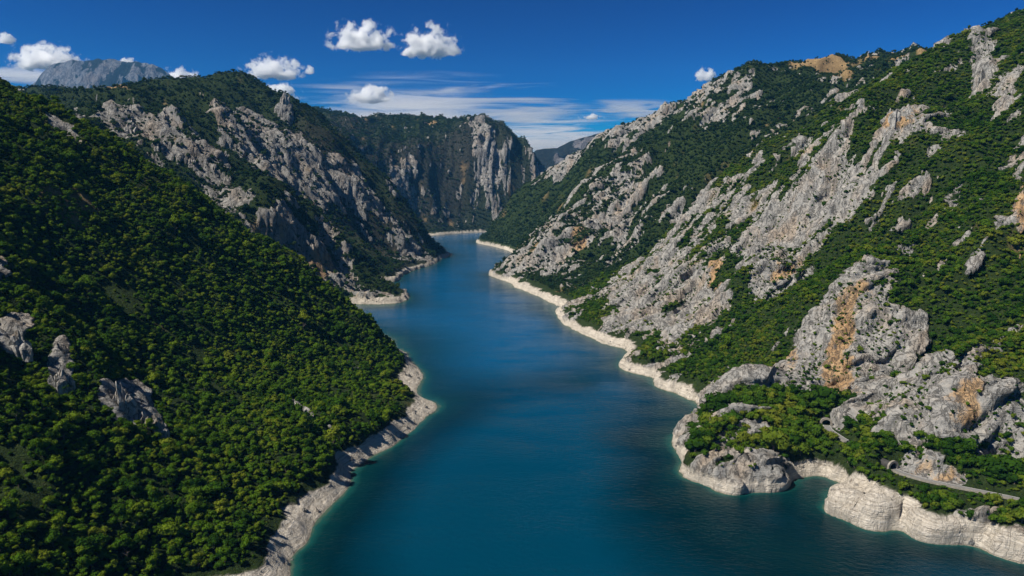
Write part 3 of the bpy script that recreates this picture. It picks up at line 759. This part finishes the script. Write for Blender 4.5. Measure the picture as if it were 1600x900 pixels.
# ------------------------------------------------------------------ trees: crowns of leaf clumps round a tapered trunk
def ico(sub):
    bm = bmesh.new()
    bmesh.ops.create_icosphere(bm, subdivisions=sub, radius=1.0)
    v = np.array([x.co[:] for x in bm.verts]); f = [[y.index for y in x.verts] for x in bm.faces]
    bm.free()
    return v, np.array(f)
ICO1 = ico(1)
def crown_mesh(seed, clumps, leaves, leaf_size, squat, core):
    r = np.random.default_rng(seed)
    V, Fc, n = [], [], 0
    iv, jf = core
    cents = []
    for k in range(clumps):
        a = r.uniform(0, 2 * math.pi) if k else 0
        h = r.uniform(0.25, 1.0) if k else 0.75
        rad = (0.62 * math.sqrt(max(0.05, 1 - (h - 0.35) ** 2 / 0.6)) * r.uniform(0.5, 1.0)) if k else 0.0
        s = r.uniform(0.26, 0.44) if k else 0.5
        c = np.array([rad * math.cos(a), rad * math.sin(a), (0.32 + h * 0.85) * squat])
        cents.append((c, s))
        bumps = 1 + 0.22 * noise3(iv[:, 0] * 2 + k, iv[:, 1] * 2, iv[:, 2] * 2 + seed, 3)
        V.append(iv * s * 0.86 * bumps[:, None] * np.array([1, 1, 0.85]) + c)
        Fc.append(jf + n); n += len(iv)
    for k in range(leaves):
        c, s = cents[r.integers(len(cents))]
        d = r.normal(size=3); d[2] = abs(d[2]) * 0.9 - 0.15; d /= np.linalg.norm(d)
        p = c + d * s * r.uniform(0.85, 1.18) * np.array([1, 1, 0.85])
        nn = d + r.normal(size=3) * 0.55; nn /= np.linalg.norm(nn)
        u = np.cross(nn, r.normal(size=3)); u /= np.linalg.norm(u); w = np.cross(nn, u)
        sz = leaf_size * r.uniform(0.6, 1.3)
        V.append(np.array([p + u * sz, p - u * sz * 0.5 + w * sz * 0.8, p - u * sz * 0.5 - w * sz * 0.8]))
        Fc.append(np.array([[n, n + 1, n + 2]])); n += 3
    return np.concatenate(V), np.concatenate(Fc)
def trunk_mesh(seed, height_):
    r = np.random.default_rng(seed)
    V, Fc = [], []
    def limb(p0, p1, r0, r1, k=6):
        p0, p1 = np.array(p0), np.array(p1)
        d = p1 - p0; d = d / np.linalg.norm(d)
        u = np.cross(d, [0.3, 0.9, 0.1]); u /= np.linalg.norm(u); w = np.cross(d, u)
        b = len(V)
        for pt, rad in ((p0, r0), (p1, r1)):
            for a in range(k):
                V.append(pt + rad * (math.cos(2 * math.pi * a / k) * u + math.sin(2 * math.pi * a / k) * w))
        for a in range(k):
            Fc.append([b + a, b + (a + 1) % k, b + k + (a + 1) % k, b + k + a])
    limb((0, 0, -0.25), (0.02, 0.01, height_ * 0.5), 0.075, 0.05)
    limb((0.02, 0.01, height_ * 0.5), (0.05, -0.03, height_), 0.05, 0.02)
    for k in range(4):
        a = k * 1.6 + r.uniform(0, 0.6)
        limb((0.02, 0.01, height_ * (0.35 + 0.12 * k)), (0.42 * math.cos(a), 0.42 * math.sin(a), height_ * (0.7 + 0.1 * k)), 0.03, 0.012)
    return np.array(V), Fc

GREENS = [(0.16, (0.014, 0.044, 0.005)), (0.34, (0.040, 0.094, 0.008)), (0.50, (0.074, 0.145, 0.010)), (0.66, (0.115, 0.180, 0.012)), (0.88, (0.165, 0.190, 0.018))]
SHRUBS = [(0.16, (0.014, 0.042, 0.005)), (0.42, (0.036, 0.084, 0.008)), (0.62, (0.075, 0.128, 0.011)), (0.84, (0.135, 0.155, 0.018))]
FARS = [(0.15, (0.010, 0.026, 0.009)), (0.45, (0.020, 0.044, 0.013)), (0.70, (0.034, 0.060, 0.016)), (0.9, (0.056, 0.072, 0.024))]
M_LEAF = leaf_material('broadleaf foliage', GREENS)
M_SHRUB = leaf_material('sunlit shrub foliage', SHRUBS)
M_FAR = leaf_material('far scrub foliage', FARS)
M_BARK = plain_material('bark', (0.05, 0.04, 0.03), (0.14, 0.11, 0.085), 3.0)
def mesh_only(name, v, f, mat):
    me = bpy.data.meshes.new(name)
    me.from_pydata([tuple(p) for p in v], [], [list(q) for q in f]); me.update()
    me.materials.append(mat)
    return me
CROWN = [mesh_only('crown', *crown_mesh(200 + k, (5, 8, 11, 7, 9, 6, 10, 4)[k], (260, 360, 460, 330, 400, 280, 420, 220)[k], (0.11, 0.095, 0.085, 0.10, 0.09, 0.12, 0.085, 0.12)[k], (0.8, 1.15, 1.0, 1.5, 1.25, 0.75, 0.95, 1.7)[k], ICO1), M_LEAF) for k in range(8)]
BUSH = [mesh_only('crown', *crown_mesh(300 + k, 6, 150, 0.13, 0.8, ICO1), M_SHRUB) for k in range(5)]
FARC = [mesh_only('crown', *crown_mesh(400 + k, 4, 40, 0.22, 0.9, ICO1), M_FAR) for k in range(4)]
TRUNK = [mesh_only('trunk', *trunk_mesh(500 + k, 0.9), M_BARK) for k in range(6)]

def scatter(region, spacing, seed, density):
    """Jittered grid points kept with the given density function; returns x, y, z."""
    x0, x1, y0, y1 = region
    r = np.random.default_rng(seed)
    gx, gy = np.meshgrid(np.arange(x0, x1, spacing), np.arange(y0, y1, spacing))
    x = (gx + r.uniform(-0.48, 0.48, gx.shape) * spacing).ravel(); y = (gy + r.uniform(-0.48, 0.48, gx.shape) * spacing).ravel()
    inside = (np.abs(x) < 1.0 * y + 60) & (np.hypot(x, y) < 4500)
    x, y = x[inside], y[inside]
    # look the finished land up on its own mesh lattice
    rad = np.hypot(x, y); ang = np.arctan2(x, y)
    i = np.clip(np.round((ang - th[0]) / (th[1] - th[0])).astype(int), 0, NTH - 1)
    j = np.clip(np.round(np.log(np.maximum(rad, 200.0) / 200.0) / math.log(rr[1] / rr[0])).astype(int), 0, NR - 1)
    v = idx[j, i]
    ok = (rad > 205) & (r.uniform(size=len(x)) < density(x, y, v))
    v = v[ok]
    return VX[v] + r.uniform(-0.3, 0.3, len(v)), VY[v] + r.uniform(-0.3, 0.3, len(v)), VZ[v], v

def clear_of_road(x, y, d=6.5):
    m = np.ones(len(x)); k = (x > 150) & (y < 620)
    m[k] = (road_dist(x[k], y[k]) > d)
    return m

def geo_scatter(name, pts, scl, rot, sources, label):
    """One object whose modifier sets a crown on every point."""
    me = bpy.data.meshes.new(name)
    me.vertices.add(len(pts)); me.vertices.foreach_set('co', pts.astype(np.float32).ravel())
    a = me.attributes.new('size', 'FLOAT_VECTOR', 'POINT'); a.data.foreach_set('vector', scl.astype(np.float32).ravel())
    a = me.attributes.new('turn', 'FLOAT_VECTOR', 'POINT'); a.data.foreach_set('vector', rot.astype(np.float32).ravel())
    a = me.attributes.new('form', 'INT', 'POINT'); a.data.foreach_set('value', RNG.integers(0, len(sources), len(pts)).astype(np.int32))
    o = bpy.data.objects.new(name, me); COL.objects.link(o)
    ng = bpy.data.node_groups.new(name, 'GeometryNodeTree')
    ng.interface.new_socket('Geometry', in_out='INPUT', socket_type='NodeSocketGeometry')
    ng.interface.new_socket('Geometry', in_out='OUTPUT', socket_type='NodeSocketGeometry')
    gi, go = ng.nodes.new('NodeGroupInput'), ng.nodes.new('NodeGroupOutput')
    join = ng.nodes.new('GeometryNodeJoinGeometry')
    for s in reversed(sources):
        oi = ng.nodes.new('GeometryNodeObjectInfo'); oi.transform_space = 'ORIGINAL'
        oi.inputs['Object'].default_value = s
        g2 = ng.nodes.new('GeometryNodeGeometryToInstance')
        ng.links.new(oi.outputs['Geometry'], g2.inputs[0]); ng.links.new(g2.outputs[0], join.inputs[0])
    def named(n, typ):
        nd = ng.nodes.new('GeometryNodeInputNamedAttribute'); nd.data_type = typ; nd.inputs['Name'].default_value = n
        return nd.outputs['Attribute']
    iop = ng.nodes.new('GeometryNodeInstanceOnPoints')
    ng.links.new(gi.outputs[0], iop.inputs['Points'])
    ng.links.new(join.outputs[0], iop.inputs['Instance'])
    iop.inputs['Pick Instance'].default_value = True
    ng.links.new(named('form', 'INT'), iop.inputs['Instance Index'])
    ng.links.new(named('turn', 'FLOAT_VECTOR'), iop.inputs['Rotation'])
    ng.links.new(named('size', 'FLOAT_VECTOR'), iop.inputs['Scale'])
    ng.links.new(iop.outputs[0], go.inputs[0])
    md = o.modifiers.new('scatter', 'NODES'); md.node_group = ng
    return tag(o, label, kind='stuff')

def make_tree(name, form, crowns, trunks, label, cat, group):
    root = bpy.data.objects.new(name, None); COL.objects.link(root)
    root.empty_display_size = 1.0
    tag(root, label, cat, group)
    t_ = bpy.data.objects.new('trunk', trunks[form % len(trunks)]); COL.objects.link(t_); t_.parent = root
    c_ = bpy.data.objects.new('crown', crowns[form]); COL.objects.link(c_); c_.parent = root
    return root, c_

def sizes(n, mean, spread, seed):
    r = np.random.default_rng(seed)
    s = mean * np.exp(r.normal(0, spread, n))
    return np.stack([s * r.uniform(0.85, 1.2, n), s * r.uniform(0.85, 1.2, n), s * r.uniform(0.8, 1.25, n)], -1), \
           np.stack([r.normal(0, 0.08, n), r.normal(0, 0.08, n), r.uniform(0, 6.28, n)], -1)

def stand(region, spacing, seed, dens, mean, spread, want_vertex=False):
    x, y, z, v = scatter(region, spacing, seed, dens)
    s, t_ = sizes(len(x), mean, spread, seed + 1)
    p_ = np.stack([x, y, z - 0.10 * s[:, 2]], -1)
    return (p_, s, t_, v) if want_vertex else (p_, s, t_)

# forest on the near hillside
def d_left(x, y, v):
    return on_left_hill(x, y) * (VZ[v] > 11.5) * (1 - smooth(0.25, 0.6, ROCK[v])) * (0.35 + 0.65 * smooth(-0.42, -0.2, fbm2(x / 22, y / 22, 3, 211)))
P1, S1, T1 = stand((-900, -20, 150, 1000), 2.6, 1, d_left, 1.85, 0.42)
# bank and slope on the near right
crest_of = lambda x: np.interp(x, [60, 120, 220, 340, 500, 760, 1000, 1500], [1150, 1190, 1225, 1240, 1250, 1260, 1180, 1100])
def d_right(x, y, v):
    r_ = ROCK[v]
    p = (1 - smooth(0.3, 0.7, r_)) * 0.97 + (0.06 + 1.0 * CLEFT[v] * smooth(-0.3, 0.12, fbm2(x / 11, y / 11, 2, 201) + 0.4 * fbm2(x / 60, y / 60, 2, 203))) * (1 - BAND[v])
    return (x > 20) & (y < crest_of(x)) & (VZ[v] > 13) & (RNG.uniform(size=len(x)) < p * clear_of_road(x, y))
P2, S2, T2, v2 = stand((40, 1250, 250, 1260), 3.0, 3, d_right, 2.3, 0.38, True)
P2V_ROCK = ROCK[v2]
S2 *= np.where(P2V_ROCK > 0.6, 0.62, 1.0)[:, None]
S2[(P2[:, 1] < 520) & (P2[:, 2] < 42)] *= 1.7
k2 = np.where((P2[:, 1] < 620) & (P2[:, 0] > 150))[0]
S2[k2] *= (0.42 + 0.58 * np.minimum(smooth(7, 20, dist_polyline(P2[k2, 0], P2[k2, 1], ROAD_B)), smooth(5, 13, dist_polyline(P2[k2, 0], P2[k2, 1], ROAD_A))))[:, None]
def d_fareast(x, y, v):
    p = ((1 - smooth(0.3, 0.7, ROCK[v])) * 0.95 + (0.06 + 1.0 * CLEFT[v] * smooth(-0.3, 0.12, fbm2(x / 14, y / 14, 2, 205) + 0.4 * fbm2(x / 80, y / 80, 2, 206))) * (1 - BAND[v])) * (1 - 0.93 * MEADOW[v])
    return (x > -160) & (y >= crest_of(x)) & (y < 2900) & (VZ[v] > 13) & (RNG.uniform(size=len(x)) < p)
P3, S3, T3 = stand((-150, 2300, 1100, 2900), 5.0, 5, d_fareast, 3.0, 0.36)
def d_west(x, y, v):
    left = on_left_hill(x, y)
    p = ((1 - smooth(0.3, 0.7, ROCK[v])) * 0.85 + 0.03 + 0.7 * CLEFT[v]) * (1 - 0.45 * SCRUB[v]) * (1 - 0.9 * MEADOW[v])
    return (~left) & (x < 500) & ((x < -100) | (y > 2850)) & (VZ[v] > 13) & (RNG.uniform(size=len(x)) < p)
P4, S4, T4 = stand((-2600, 500, 950, 3700), 6.2, 7, d_west, 3.5, 0.36)
print('trees', len(P1), len(P2), len(P3), len(P4))

GEO_LATE = []
# ------------------------------------------------------------------ rock outcrops: bundles of broken upright shards
def crag_mesh(seed, shards, wide, tall):
    r = np.random.default_rng(seed)
    V, Fc = [], []
    for k in range(shards):
        a = r.uniform(0, 6.28); d_ = wide * 0.5 * math.sqrt(r.uniform(0, 1)) if k else 0.0
        c = np.array([d_ * math.cos(a), d_ * math.sin(a) * 0.7])
        h_ = tall * (1 - 0.6 * d_ / (wide * 0.5 + 1e-6)) * r.uniform(0.55, 1.0)
        w_ = wide * r.uniform(0.13, 0.24)
        lean = r.normal(0, 0.12, 2) * h_
        k_ = int(r.integers(5, 8)); b = len(V)
        angs = np.sort(r.uniform(0, 6.28, k_))
        levels = [(-0.5 * tall, 1.15), (0.25 * h_, 1.0), (0.68 * h_, r.uniform(0.55, 0.85)), (h_, r.uniform(0.05, 0.3))]
        for (zz_, s_) in levels:
            for q_ in angs:
                j_ = r.uniform(0.8, 1.2)
                f = max(zz_, 0) / h_
                V.append([c[0] + w_ * s_ * j_ * math.cos(q_) + lean[0] * f, c[1] + w_ * s_ * j_ * math.sin(q_) + lean[1] * f, zz_ + r.normal(0, 0.05) * h_ * (zz_ > 0)])
        for l_ in range(3):
            for q_ in range(k_):
                i0, i1 = b + l_ * k_ + q_, b + l_ * k_ + (q_ + 1) % k_
                Fc += [[i0, i1, i1 + k_], [i0, i1 + k_, i0 + k_]]
        Fc.append([b + 3 * k_ + q_ for q_ in range(k_)])
    return V, Fc
def rock_material():
    m, t = material('outcrop limestone')
    out = t.new('ShaderNodeOutputMaterial'); bs = t.new('ShaderNodeBsdfPrincipled')
    bs.inputs['Roughness'].default_value = 0.95; bs.inputs['Specular IOR Level'].default_value = 0.15
    geo = t.new('ShaderNodeNewGeometry')
    stain = t.ramp(t.noise(geo.outputs['Position'], 0.03, 3, 0.6), [(0.52, (0.0,)), (0.75, (0.6,))])
    c, h = limestone(t, geo.outputs['Position'], stain, 1.4)
    t.put(bs.inputs['Base Color'], c)
    b = t.new('ShaderNodeBump'); b.inputs['Strength'].default_value = 0.8; b.inputs['Distance'].default_value = 1.2
    t.put(b.inputs['Height'], h); t.put(bs.inputs['Normal'], b.outputs[0])
    t.l.new(bs.outputs[0], out.inputs['Surface'])
    return m
M_CRAG = rock_material()
def land_at(x, y):
    a = np.array([math.atan2(x, y)]); r_ = math.hypot(x, y)
    i = int(np.clip(round((a[0] - th[0]) / (th[1] - th[0])), 0, NTH - 1)); j = int(np.clip(round(math.log(r_ / 200.0) / math.log(rr[1] / rr[0])), 0, NR - 1))
    return float(VZ[idx[j, i]])
CRAGS = []
for k, (x, y, w_, h_, lab) in enumerate(OUTCROPS):
    o = mesh_object('rock_outcrop', *crag_mesh(700 + k, 16, w_, h_), M_CRAG)
    o.location = (x, y, land_at(x, y)); tag(o, lab, 'rock outcrop', 'bare limestone outcrops')
    CRAGS.append(o)
def d_boulder(x, y, v):
    return (VZ[v] > -0.5) & (VZ[v] < 11) & (BAND[v] > 0.5) & (RNG.uniform(size=len(x)) < 0.45 * smooth(-0.15, 0.3, fbm2(x / 25, y / 25, 2, 221)))
def d_shards_west(x, y, v):
    p = smooth(0.6, 0.95, ROCK[v]) * (1 - BAND[v]) * 0.5
    return (~on_left_hill(x, y)) & (x < -20) & (VZ[v] > 14) & (RNG.uniform(size=len(x)) < p)
for nm, reg, sp, seed, dn, mean, lab in (('shore_boulders', (-320, 420, 220, 1300), 5.0, 21, d_boulder, 0.075, 'pale broken boulders lying along the bare lake shore'),
                                  ('rock_shards', (-1500, -20, 1000, 3400), 14.0, 23, d_shards_west, 0.36, 'broken grey limestone shards on the shaded left mountains')):
    P_, S_, T_ = stand(reg, sp, seed, dn, mean, 0.4)
    P_[:, 2] -= 1.5 if mean > 0.1 else 0.0
    GEO_LATE.append((nm, P_, S_, T_, lab))

def visible_size(P, S):
    f = P[:, 1] * math.cos(PITCH) - (P[:, 2] - CAM_H) * math.sin(PITCH)
    u = P[:, 1] * math.sin(PITCH) + (P[:, 2] - CAM_H) * math.cos(PITCH)
    px, py = P[:, 0] / f * 1080, u / f * 1080
    return np.where((np.abs(px) < 800) & (np.abs(py) < 450), S[:, 0] / f, 0.0)
def individuals(P, S, T, n, name, crowns, label, cat, group, score=None):
    sc = visible_size(P, S) if score is None else score
    pick = np.argsort(-sc)[:n]
    src = {}
    first = {}
    for k, i in enumerate(pick):
        form = k % len(crowns)
        if form not in first:
            root, c_ = make_tree(name, form, crowns, TRUNK, label, cat, group)
            first[form] = root; src[form] = c_
        else:
            root = first[form].copy(); COL.objects.link(root)
            for ch in first[form].children:
                d_ = ch.copy(); COL.objects.link(d_); d_.parent = root
        root.location = P[i]; root.rotation_euler = T[i]; root.scale = S[i]
    left = np.ones(len(P), bool); left[pick] = False
    return [src[k] for k in sorted(src)], left

bank = (P2[:, 1] < 560)
src1, r1 = individuals(P1, S1, T1, 210, 'broadleaf_tree', CROWN, 'rounded green broadleaf tree in the dense forest low on the near left hillside', 'tree', 'forest trees on the near left hillside')
src2, r2 = individuals(P2, S2, T2, 84, 'bushy_tree', BUSH, 'bushy dark green tree on the sunlit bank beside the lakeside road', 'tree', 'trees on the bank beside the road')
top = np.where((P3[:, 0] > 700) & (P3[:, 2] > 500), RNG.uniform(size=len(P3)), 0)
src3, r3 = individuals(P3, S3, T3, 8, 'meadow_tree', FARC, 'small dark tree standing on the tan meadow plateau at the skyline', 'tree', 'trees on the skyline meadow', top)
for nm, P_, S_, T_, lab in GEO_LATE:
    geo_scatter(nm, P_, S_, T_, CRAGS[:6], lab)
geo_scatter('left_forest', P1[r1], S1[r1], T1[r1], src1, 'dense green broadleaf forest covering the near left hillside above the pale shore')
geo_scatter('right_shrubs', P2[r2], S2[r2], T2[r2], src2, 'bright green shrubs and trees between the white cliffs of the near right slope')
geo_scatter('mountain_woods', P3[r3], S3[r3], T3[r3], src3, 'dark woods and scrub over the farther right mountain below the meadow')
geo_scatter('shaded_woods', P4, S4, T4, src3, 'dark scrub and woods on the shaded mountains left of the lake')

# ------------------------------------------------------------------ far peaks and the plain under everything
def ridge_land(name, crest, ymid, front, back, foot, seed, rough, rockiness, steep, grain, label, nx=340, ny=170):
    cx = np.array([p[0] for p in crest]); cz = np.array([p[1] for p in crest])
    us = np.linspace(cx[0] / ymid - 0.10, cx[-1] / ymid + 0.10, nx)
    ys = np.concatenate([np.linspace(ymid - front, ymid + 150, int(ny * .8)), np.linspace(ymid + 250, ymid + back, ny - int(ny * .8))])
    U_, Y_ = np.meshgrid(us, ys); x_, y_ = (U_ * Y_).ravel(), Y_.ravel()
    c_ = np.interp(U_.ravel() * ymid, cx, cz, left=foot, right=foot)
    tt = np.where(y_ < ymid, (ymid - y_) / front, (y_ - ymid) / back)
    prof = 1 - steep * smooth(0.03, 0.22, tt) - (1 - steep) * smooth(0.15, 1.0, tt)
    rg = ridged3((x_ + 160 * noise2(x_ / 400, y_ / 400, seed + 2)) / grain, y_ / 700, 0 * x_, 4, seed) - 0.5
    rg = rg * (0.5 + 1.2 * np.abs(noise2(x_ / 700, y_ / 2000, seed + 3)) * 2)
    z_ = foot + (c_ - foot) * prof + rough * rg * smooth(0.03, 0.3, tt) * prof + rough * 0.22 * fbm2(x_ / 140, y_ / 140, 3, seed + 5) * smooth(-0.2, 0.2, tt)
    i_ = np.arange(len(ys) * nx).reshape(len(ys), nx)
    f_ = np.stack([i_[:-1, :-1], i_[:-1, 1:], i_[1:, 1:], i_[1:, :-1]], -1).reshape(-1, 4)
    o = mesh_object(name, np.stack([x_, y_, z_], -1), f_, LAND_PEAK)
    rk = np.clip(rockiness + 0.35 * rg + 0.9 * fbm2(x_ / 170, (y_ + z_) / 420, 4, seed + 9, 0.65), 0, 1)
    vec_attr(o.data, 'cover', [rk, 0 * x_, 0 * x_]); vec_attr(o.data, 'stain', [0 * x_, 0 * x_ + 0.8, 0 * x_])
    return tag(o, label, kind='structure')
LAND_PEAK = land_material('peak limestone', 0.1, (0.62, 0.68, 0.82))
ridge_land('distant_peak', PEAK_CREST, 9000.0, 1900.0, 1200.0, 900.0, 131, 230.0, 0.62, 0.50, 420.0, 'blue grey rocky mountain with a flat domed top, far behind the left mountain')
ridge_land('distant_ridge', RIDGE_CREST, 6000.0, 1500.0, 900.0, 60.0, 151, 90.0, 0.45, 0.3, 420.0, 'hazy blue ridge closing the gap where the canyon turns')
gs = 10800.0
M_PLAIN = plain_material('dry upland', (0.05, 0.055, 0.03), (0.16, 0.13, 0.08), 0.01)
tag(mesh_object('ground', [(-gs, -gs, -62), (gs, -gs, -62), (gs, gs, -62), (-gs, gs, -62)], [[0, 1, 2, 3]], M_PLAIN), 'bare ground running out under the mountains', kind='structure')

# ------------------------------------------------------------------ road, guard wall and tunnel mouths
def smooth_line(pts, n=12):
    p = np.array(pts, float); out_ = []
    for k in range(len(p) - 1):
        p0, p1, p2, p3 = p[max(k - 1, 0)], p[k], p[k + 1], p[min(k + 2, len(p) - 1)]
        for q_ in range(n):
            u = q_ / n
            out_.append(0.5 * (2 * p1 + (p2 - p0) * u + (2 * p0 - 5 * p1 + 4 * p2 - p3) * u * u + (3 * p1 - p0 - 3 * p2 + p3) * u ** 3))
    out_.append(p[-1])
    return np.array(out_)
def strip(line, off0, off1, z0, z1=None):
    d = np.gradient(line, axis=0); d /= np.linalg.norm(d, axis=1, keepdims=True)
    nrm = np.stack([d[:, 1], -d[:, 0]], -1)          # to the right of travel
    a_, b_ = line + nrm * off0, line + nrm * off1
    n = len(line)
    v_ = np.concatenate([np.c_[a_, np.full(n, z0)], np.c_[b_, np.full(n, z0 if z1 is None else z1)]])
    f_ = [[k, k + 1, n + k + 1, n + k] for k in range(n - 1)]
    return v_, f_
def wall_strip(line, off, wide, z0, h_):
    v1, f1_ = strip(line, off, off + wide, z0 + h_)
    n = len(line)
    low = v1.copy(); low[:, 2] = z0
    v_ = np.concatenate([v1, low]); f_ = list(f1_)
    for k in range(n - 1):
        f_.append([k, k + 1, 2 * n + k + 1, 2 * n + k]); f_.append([n + k, n + k + 1, 3 * n + k + 1, 3 * n + k])
    for k in (0, n - 1):
        f_.append([k, n + k, 3 * n + k, 2 * n + k])
    return v_, f_
M_ASPH = plain_material('worn asphalt', (0.13, 0.127, 0.122), (0.20, 0.195, 0.185), 0.6)
M_LINE = plain_material('white road paint', (0.6, 0.6, 0.58), (0.78, 0.78, 0.76), 2.0)
M_CONC = plain_material('weathered concrete', (0.16, 0.145, 0.12), (0.32, 0.29, 0.24), 0.7)
M_DARK = plain_material('dark tunnel lining', (0.02, 0.02, 0.02), (0.05, 0.047, 0.043), 0.7)  # near-black colour over the whole tube
for pts, lab in ((ROAD_A, 'short piece of narrow grey road coming out of the upper tunnel mouth'), (ROAD_B, 'narrow grey road along the foot of the cliff above the lake')):
    L_ = smooth_line(pts)
    v_, f_ = strip(L_, -2.6, 2.6, ROAD_Z)
    rd_ = tag(mesh_object('road', v_, f_, M_ASPH), lab, kind='structure')
    for off in (-2.35, 2.2):
        v_, f_ = strip(L_, off, off + 0.14, ROAD_Z + 0.006)
        mesh_object('edge_line', v_, f_, M_LINE, rd_)
    v_, f_ = wall_strip(L_, 2.9, 0.35, ROAD_Z - 0.6, 1.35)
    gw = mesh_object('guard_wall', v_, f_, M_CONC)
    tag(gw, 'low stone guard wall on the lake side of the ' + ('short upper road piece' if pts is ROAD_A else 'long road below the cliff'), 'wall')
def portal(pts, lab):
    p0, p1 = Vector((*pts[0], ROAD_Z)), Vector((*pts[1], ROAD_Z))
    d = (p1 - p0).normalized()
    root = bpy.data.objects.new('tunnel_portal', None); COL.objects.link(root)
    root.location = p0 - d * 0.5 + Vector((0, 0, -0.3))
    root.rotation_euler = (0, 0, math.atan2(d.y, d.x) - math.pi / 2)
    tag(root, lab, 'tunnel portal', 'tunnel mouths on the lakeside road')
    W_, HS, R_ = 3.0, 1.7, 3.0
    arc = [(-W_, 0)] + [(-R_ * math.cos(math.pi * k / 14), HS + R_ * math.sin(math.pi * k / 14) * 0.85) for k in range(15)] + [(W_, 0)]
    outer = [(-4.3, 0)] + [(-4.3 * math.cos(math.pi * k / 14), 2.2 + 3.5 * math.sin(math.pi * k / 14)) for k in range(15)] + [(4.3, 0)]
    n = len(arc)
    v_ = [(a, 0.6, b) for a, b in arc] + [(a, 0.6, b) for a, b in outer] + [(a, -0.6, b) for a, b in arc] + [(a, -0.6, b) for a, b in outer]
    f_ = []
    for k in range(n - 1):
        f_ += [[k, k + 1, n + k + 1, n + k], [n + k, n + k + 1, 3 * n + k + 1, 3 * n + k], [k, 2 * n + k, 2 * n + k + 1, k + 1], [2 * n + k, 3 * n + k, 3 * n + k + 1, 2 * n + k + 1]]
    mesh_object('arch', v_, f_, M_CONC, root)
    t0 = [(a * 1.01, -0.5, b * 1.005) for a, b in arc]; t1 = [(a, -16.0, b) for a, b in arc]
    f_ = [[k, k + 1, n + k + 1, n + k] for k in range(n - 1)] + [list(range(n, 2 * n))]
    mesh_object('lining', t0 + t1, f_, M_DARK, root)
    return root
portal(ROAD_A, 'dark arched tunnel mouth at the upper end of the short road piece')
portal(ROAD_B, 'dark arched tunnel mouth at the start of the long road under the cliff')

# ------------------------------------------------------------------ clouds
def cloud_material(name, density, scale, detail, sharp, flat, stretch=(1, 1, 1), erode=1.0, twist=0.0):
    m, t = material(name)
    out = t.new('ShaderNodeOutputMaterial')
    pv = t.new('ShaderNodeVolumePrincipled')
    pv.inputs['Color'].default_value = (1, 1, 1, 1)
    pv.inputs['Anisotropy'].default_value = 0.3
    tc = t.new('ShaderNodeTexCoord')
    loc = tc.outputs['Object']
    geo = t.new('ShaderNodeNewGeometry')
    sp = t.new('ShaderNodeSeparateXYZ'); t.put(sp.inputs[0], loc)
    zz = t.math('ADD', sp.outputs[2], 0.55)
    zz = t.math('MULTIPLY', zz, t.math('ADD', 0.72, t.math('MULTIPLY', t.math('LESS_THAN', zz, 0.0), flat)))
    cb = t.new('ShaderNodeCombineXYZ')
    t.put(cb.inputs[0], t.math('MULTIPLY', sp.outputs[0], 1.08)); t.put(cb.inputs[1], t.math('MULTIPLY', sp.outputs[1], 1.08)); t.put(cb.inputs[2], zz)
    ln = t.new('ShaderNodeVectorMath', operation='LENGTH'); t.put(ln.inputs[0], cb.outputs[0])
    n_ = t.noise(t.mapping(geo.outputs['Position'], stretch), scale, detail, 0.58, twist)
    d = t.math('SUBTRACT', 1.0, t.math('ADD', ln.outputs['Value'], t.math('MULTIPLY', t.math('SUBTRACT', 0.62, n_), 2.6 * erode)))
    d = t.math('MULTIPLY', d, sharp, clamp=True)
    d = t.math('MULTIPLY', d, t.math('MULTIPLY', t.math('SUBTRACT', 1.0, ln.outputs['Value']), 4.0, clamp=True))
    t.put(pv.inputs['Density'], t.math('MULTIPLY', d, density))
    t.l.new(pv.outputs[0], out.inputs['Volume'])
    return m
M_CUM = cloud_material('cumulus', 0.022, 0.0046, 8, 4.0, 2.2, (1, 1, 1), 1.15)
M_CIR = cloud_material('cirrus', 0.0018, 0.0016, 8, 2.2, 0.6, (0.16, 0.25, 3.2), 1.7, 1.2)
bx = [(-1, -1, -1), (1, -1, -1), (1, 1, -1), (-1, 1, -1), (-1, -1, 1), (1, -1, 1), (1, 1, 1), (-1, 1, 1)]
bf = [[0, 3, 2, 1], [4, 5, 6, 7], [0, 1, 5, 4], [1, 2, 6, 5], [2, 3, 7, 6], [3, 0, 4, 7]]
for (x, y, z, sx, sy, sz, lab) in CLOUDS:
    o = mesh_object('cloud', bx, bf, M_CUM)
    o.location = (x, y, z); o.scale = (sx, sy, sz)
    tag(o, lab, 'cloud', 'small white cumulus clouds')
for (x, y, z, sx, sy, sz, lab) in CIRRUS:
    o = mesh_object('veil_cloud', bx, bf, M_CIR)
    o.location = (x, y, z); o.scale = (sx, sy, sz)
    tag(o, lab, 'cloud', 'thin streaked veil clouds')

# ------------------------------------------------------------------ haze
m, t = material('valley haze')
out = t.new('ShaderNodeOutputMaterial')
pv = t.new('ShaderNodeVolumePrincipled')
pv.inputs['Color'].default_value = (0.12, 0.48, 1.0, 1)
pv.inputs['Density'].default_value = 2.5e-5
pv.inputs['Anisotropy'].default_value = 0.0
t.l.new(pv.outputs[0], out.inputs['Volume'])
hz = mesh_object('haze', [(a * 11000, b * 11000, -70 + (c + 1) * 1035) for a, b, c in bx], bf, m)
tag(hz, 'thin blue haze filling the valley air', kind='stuff')
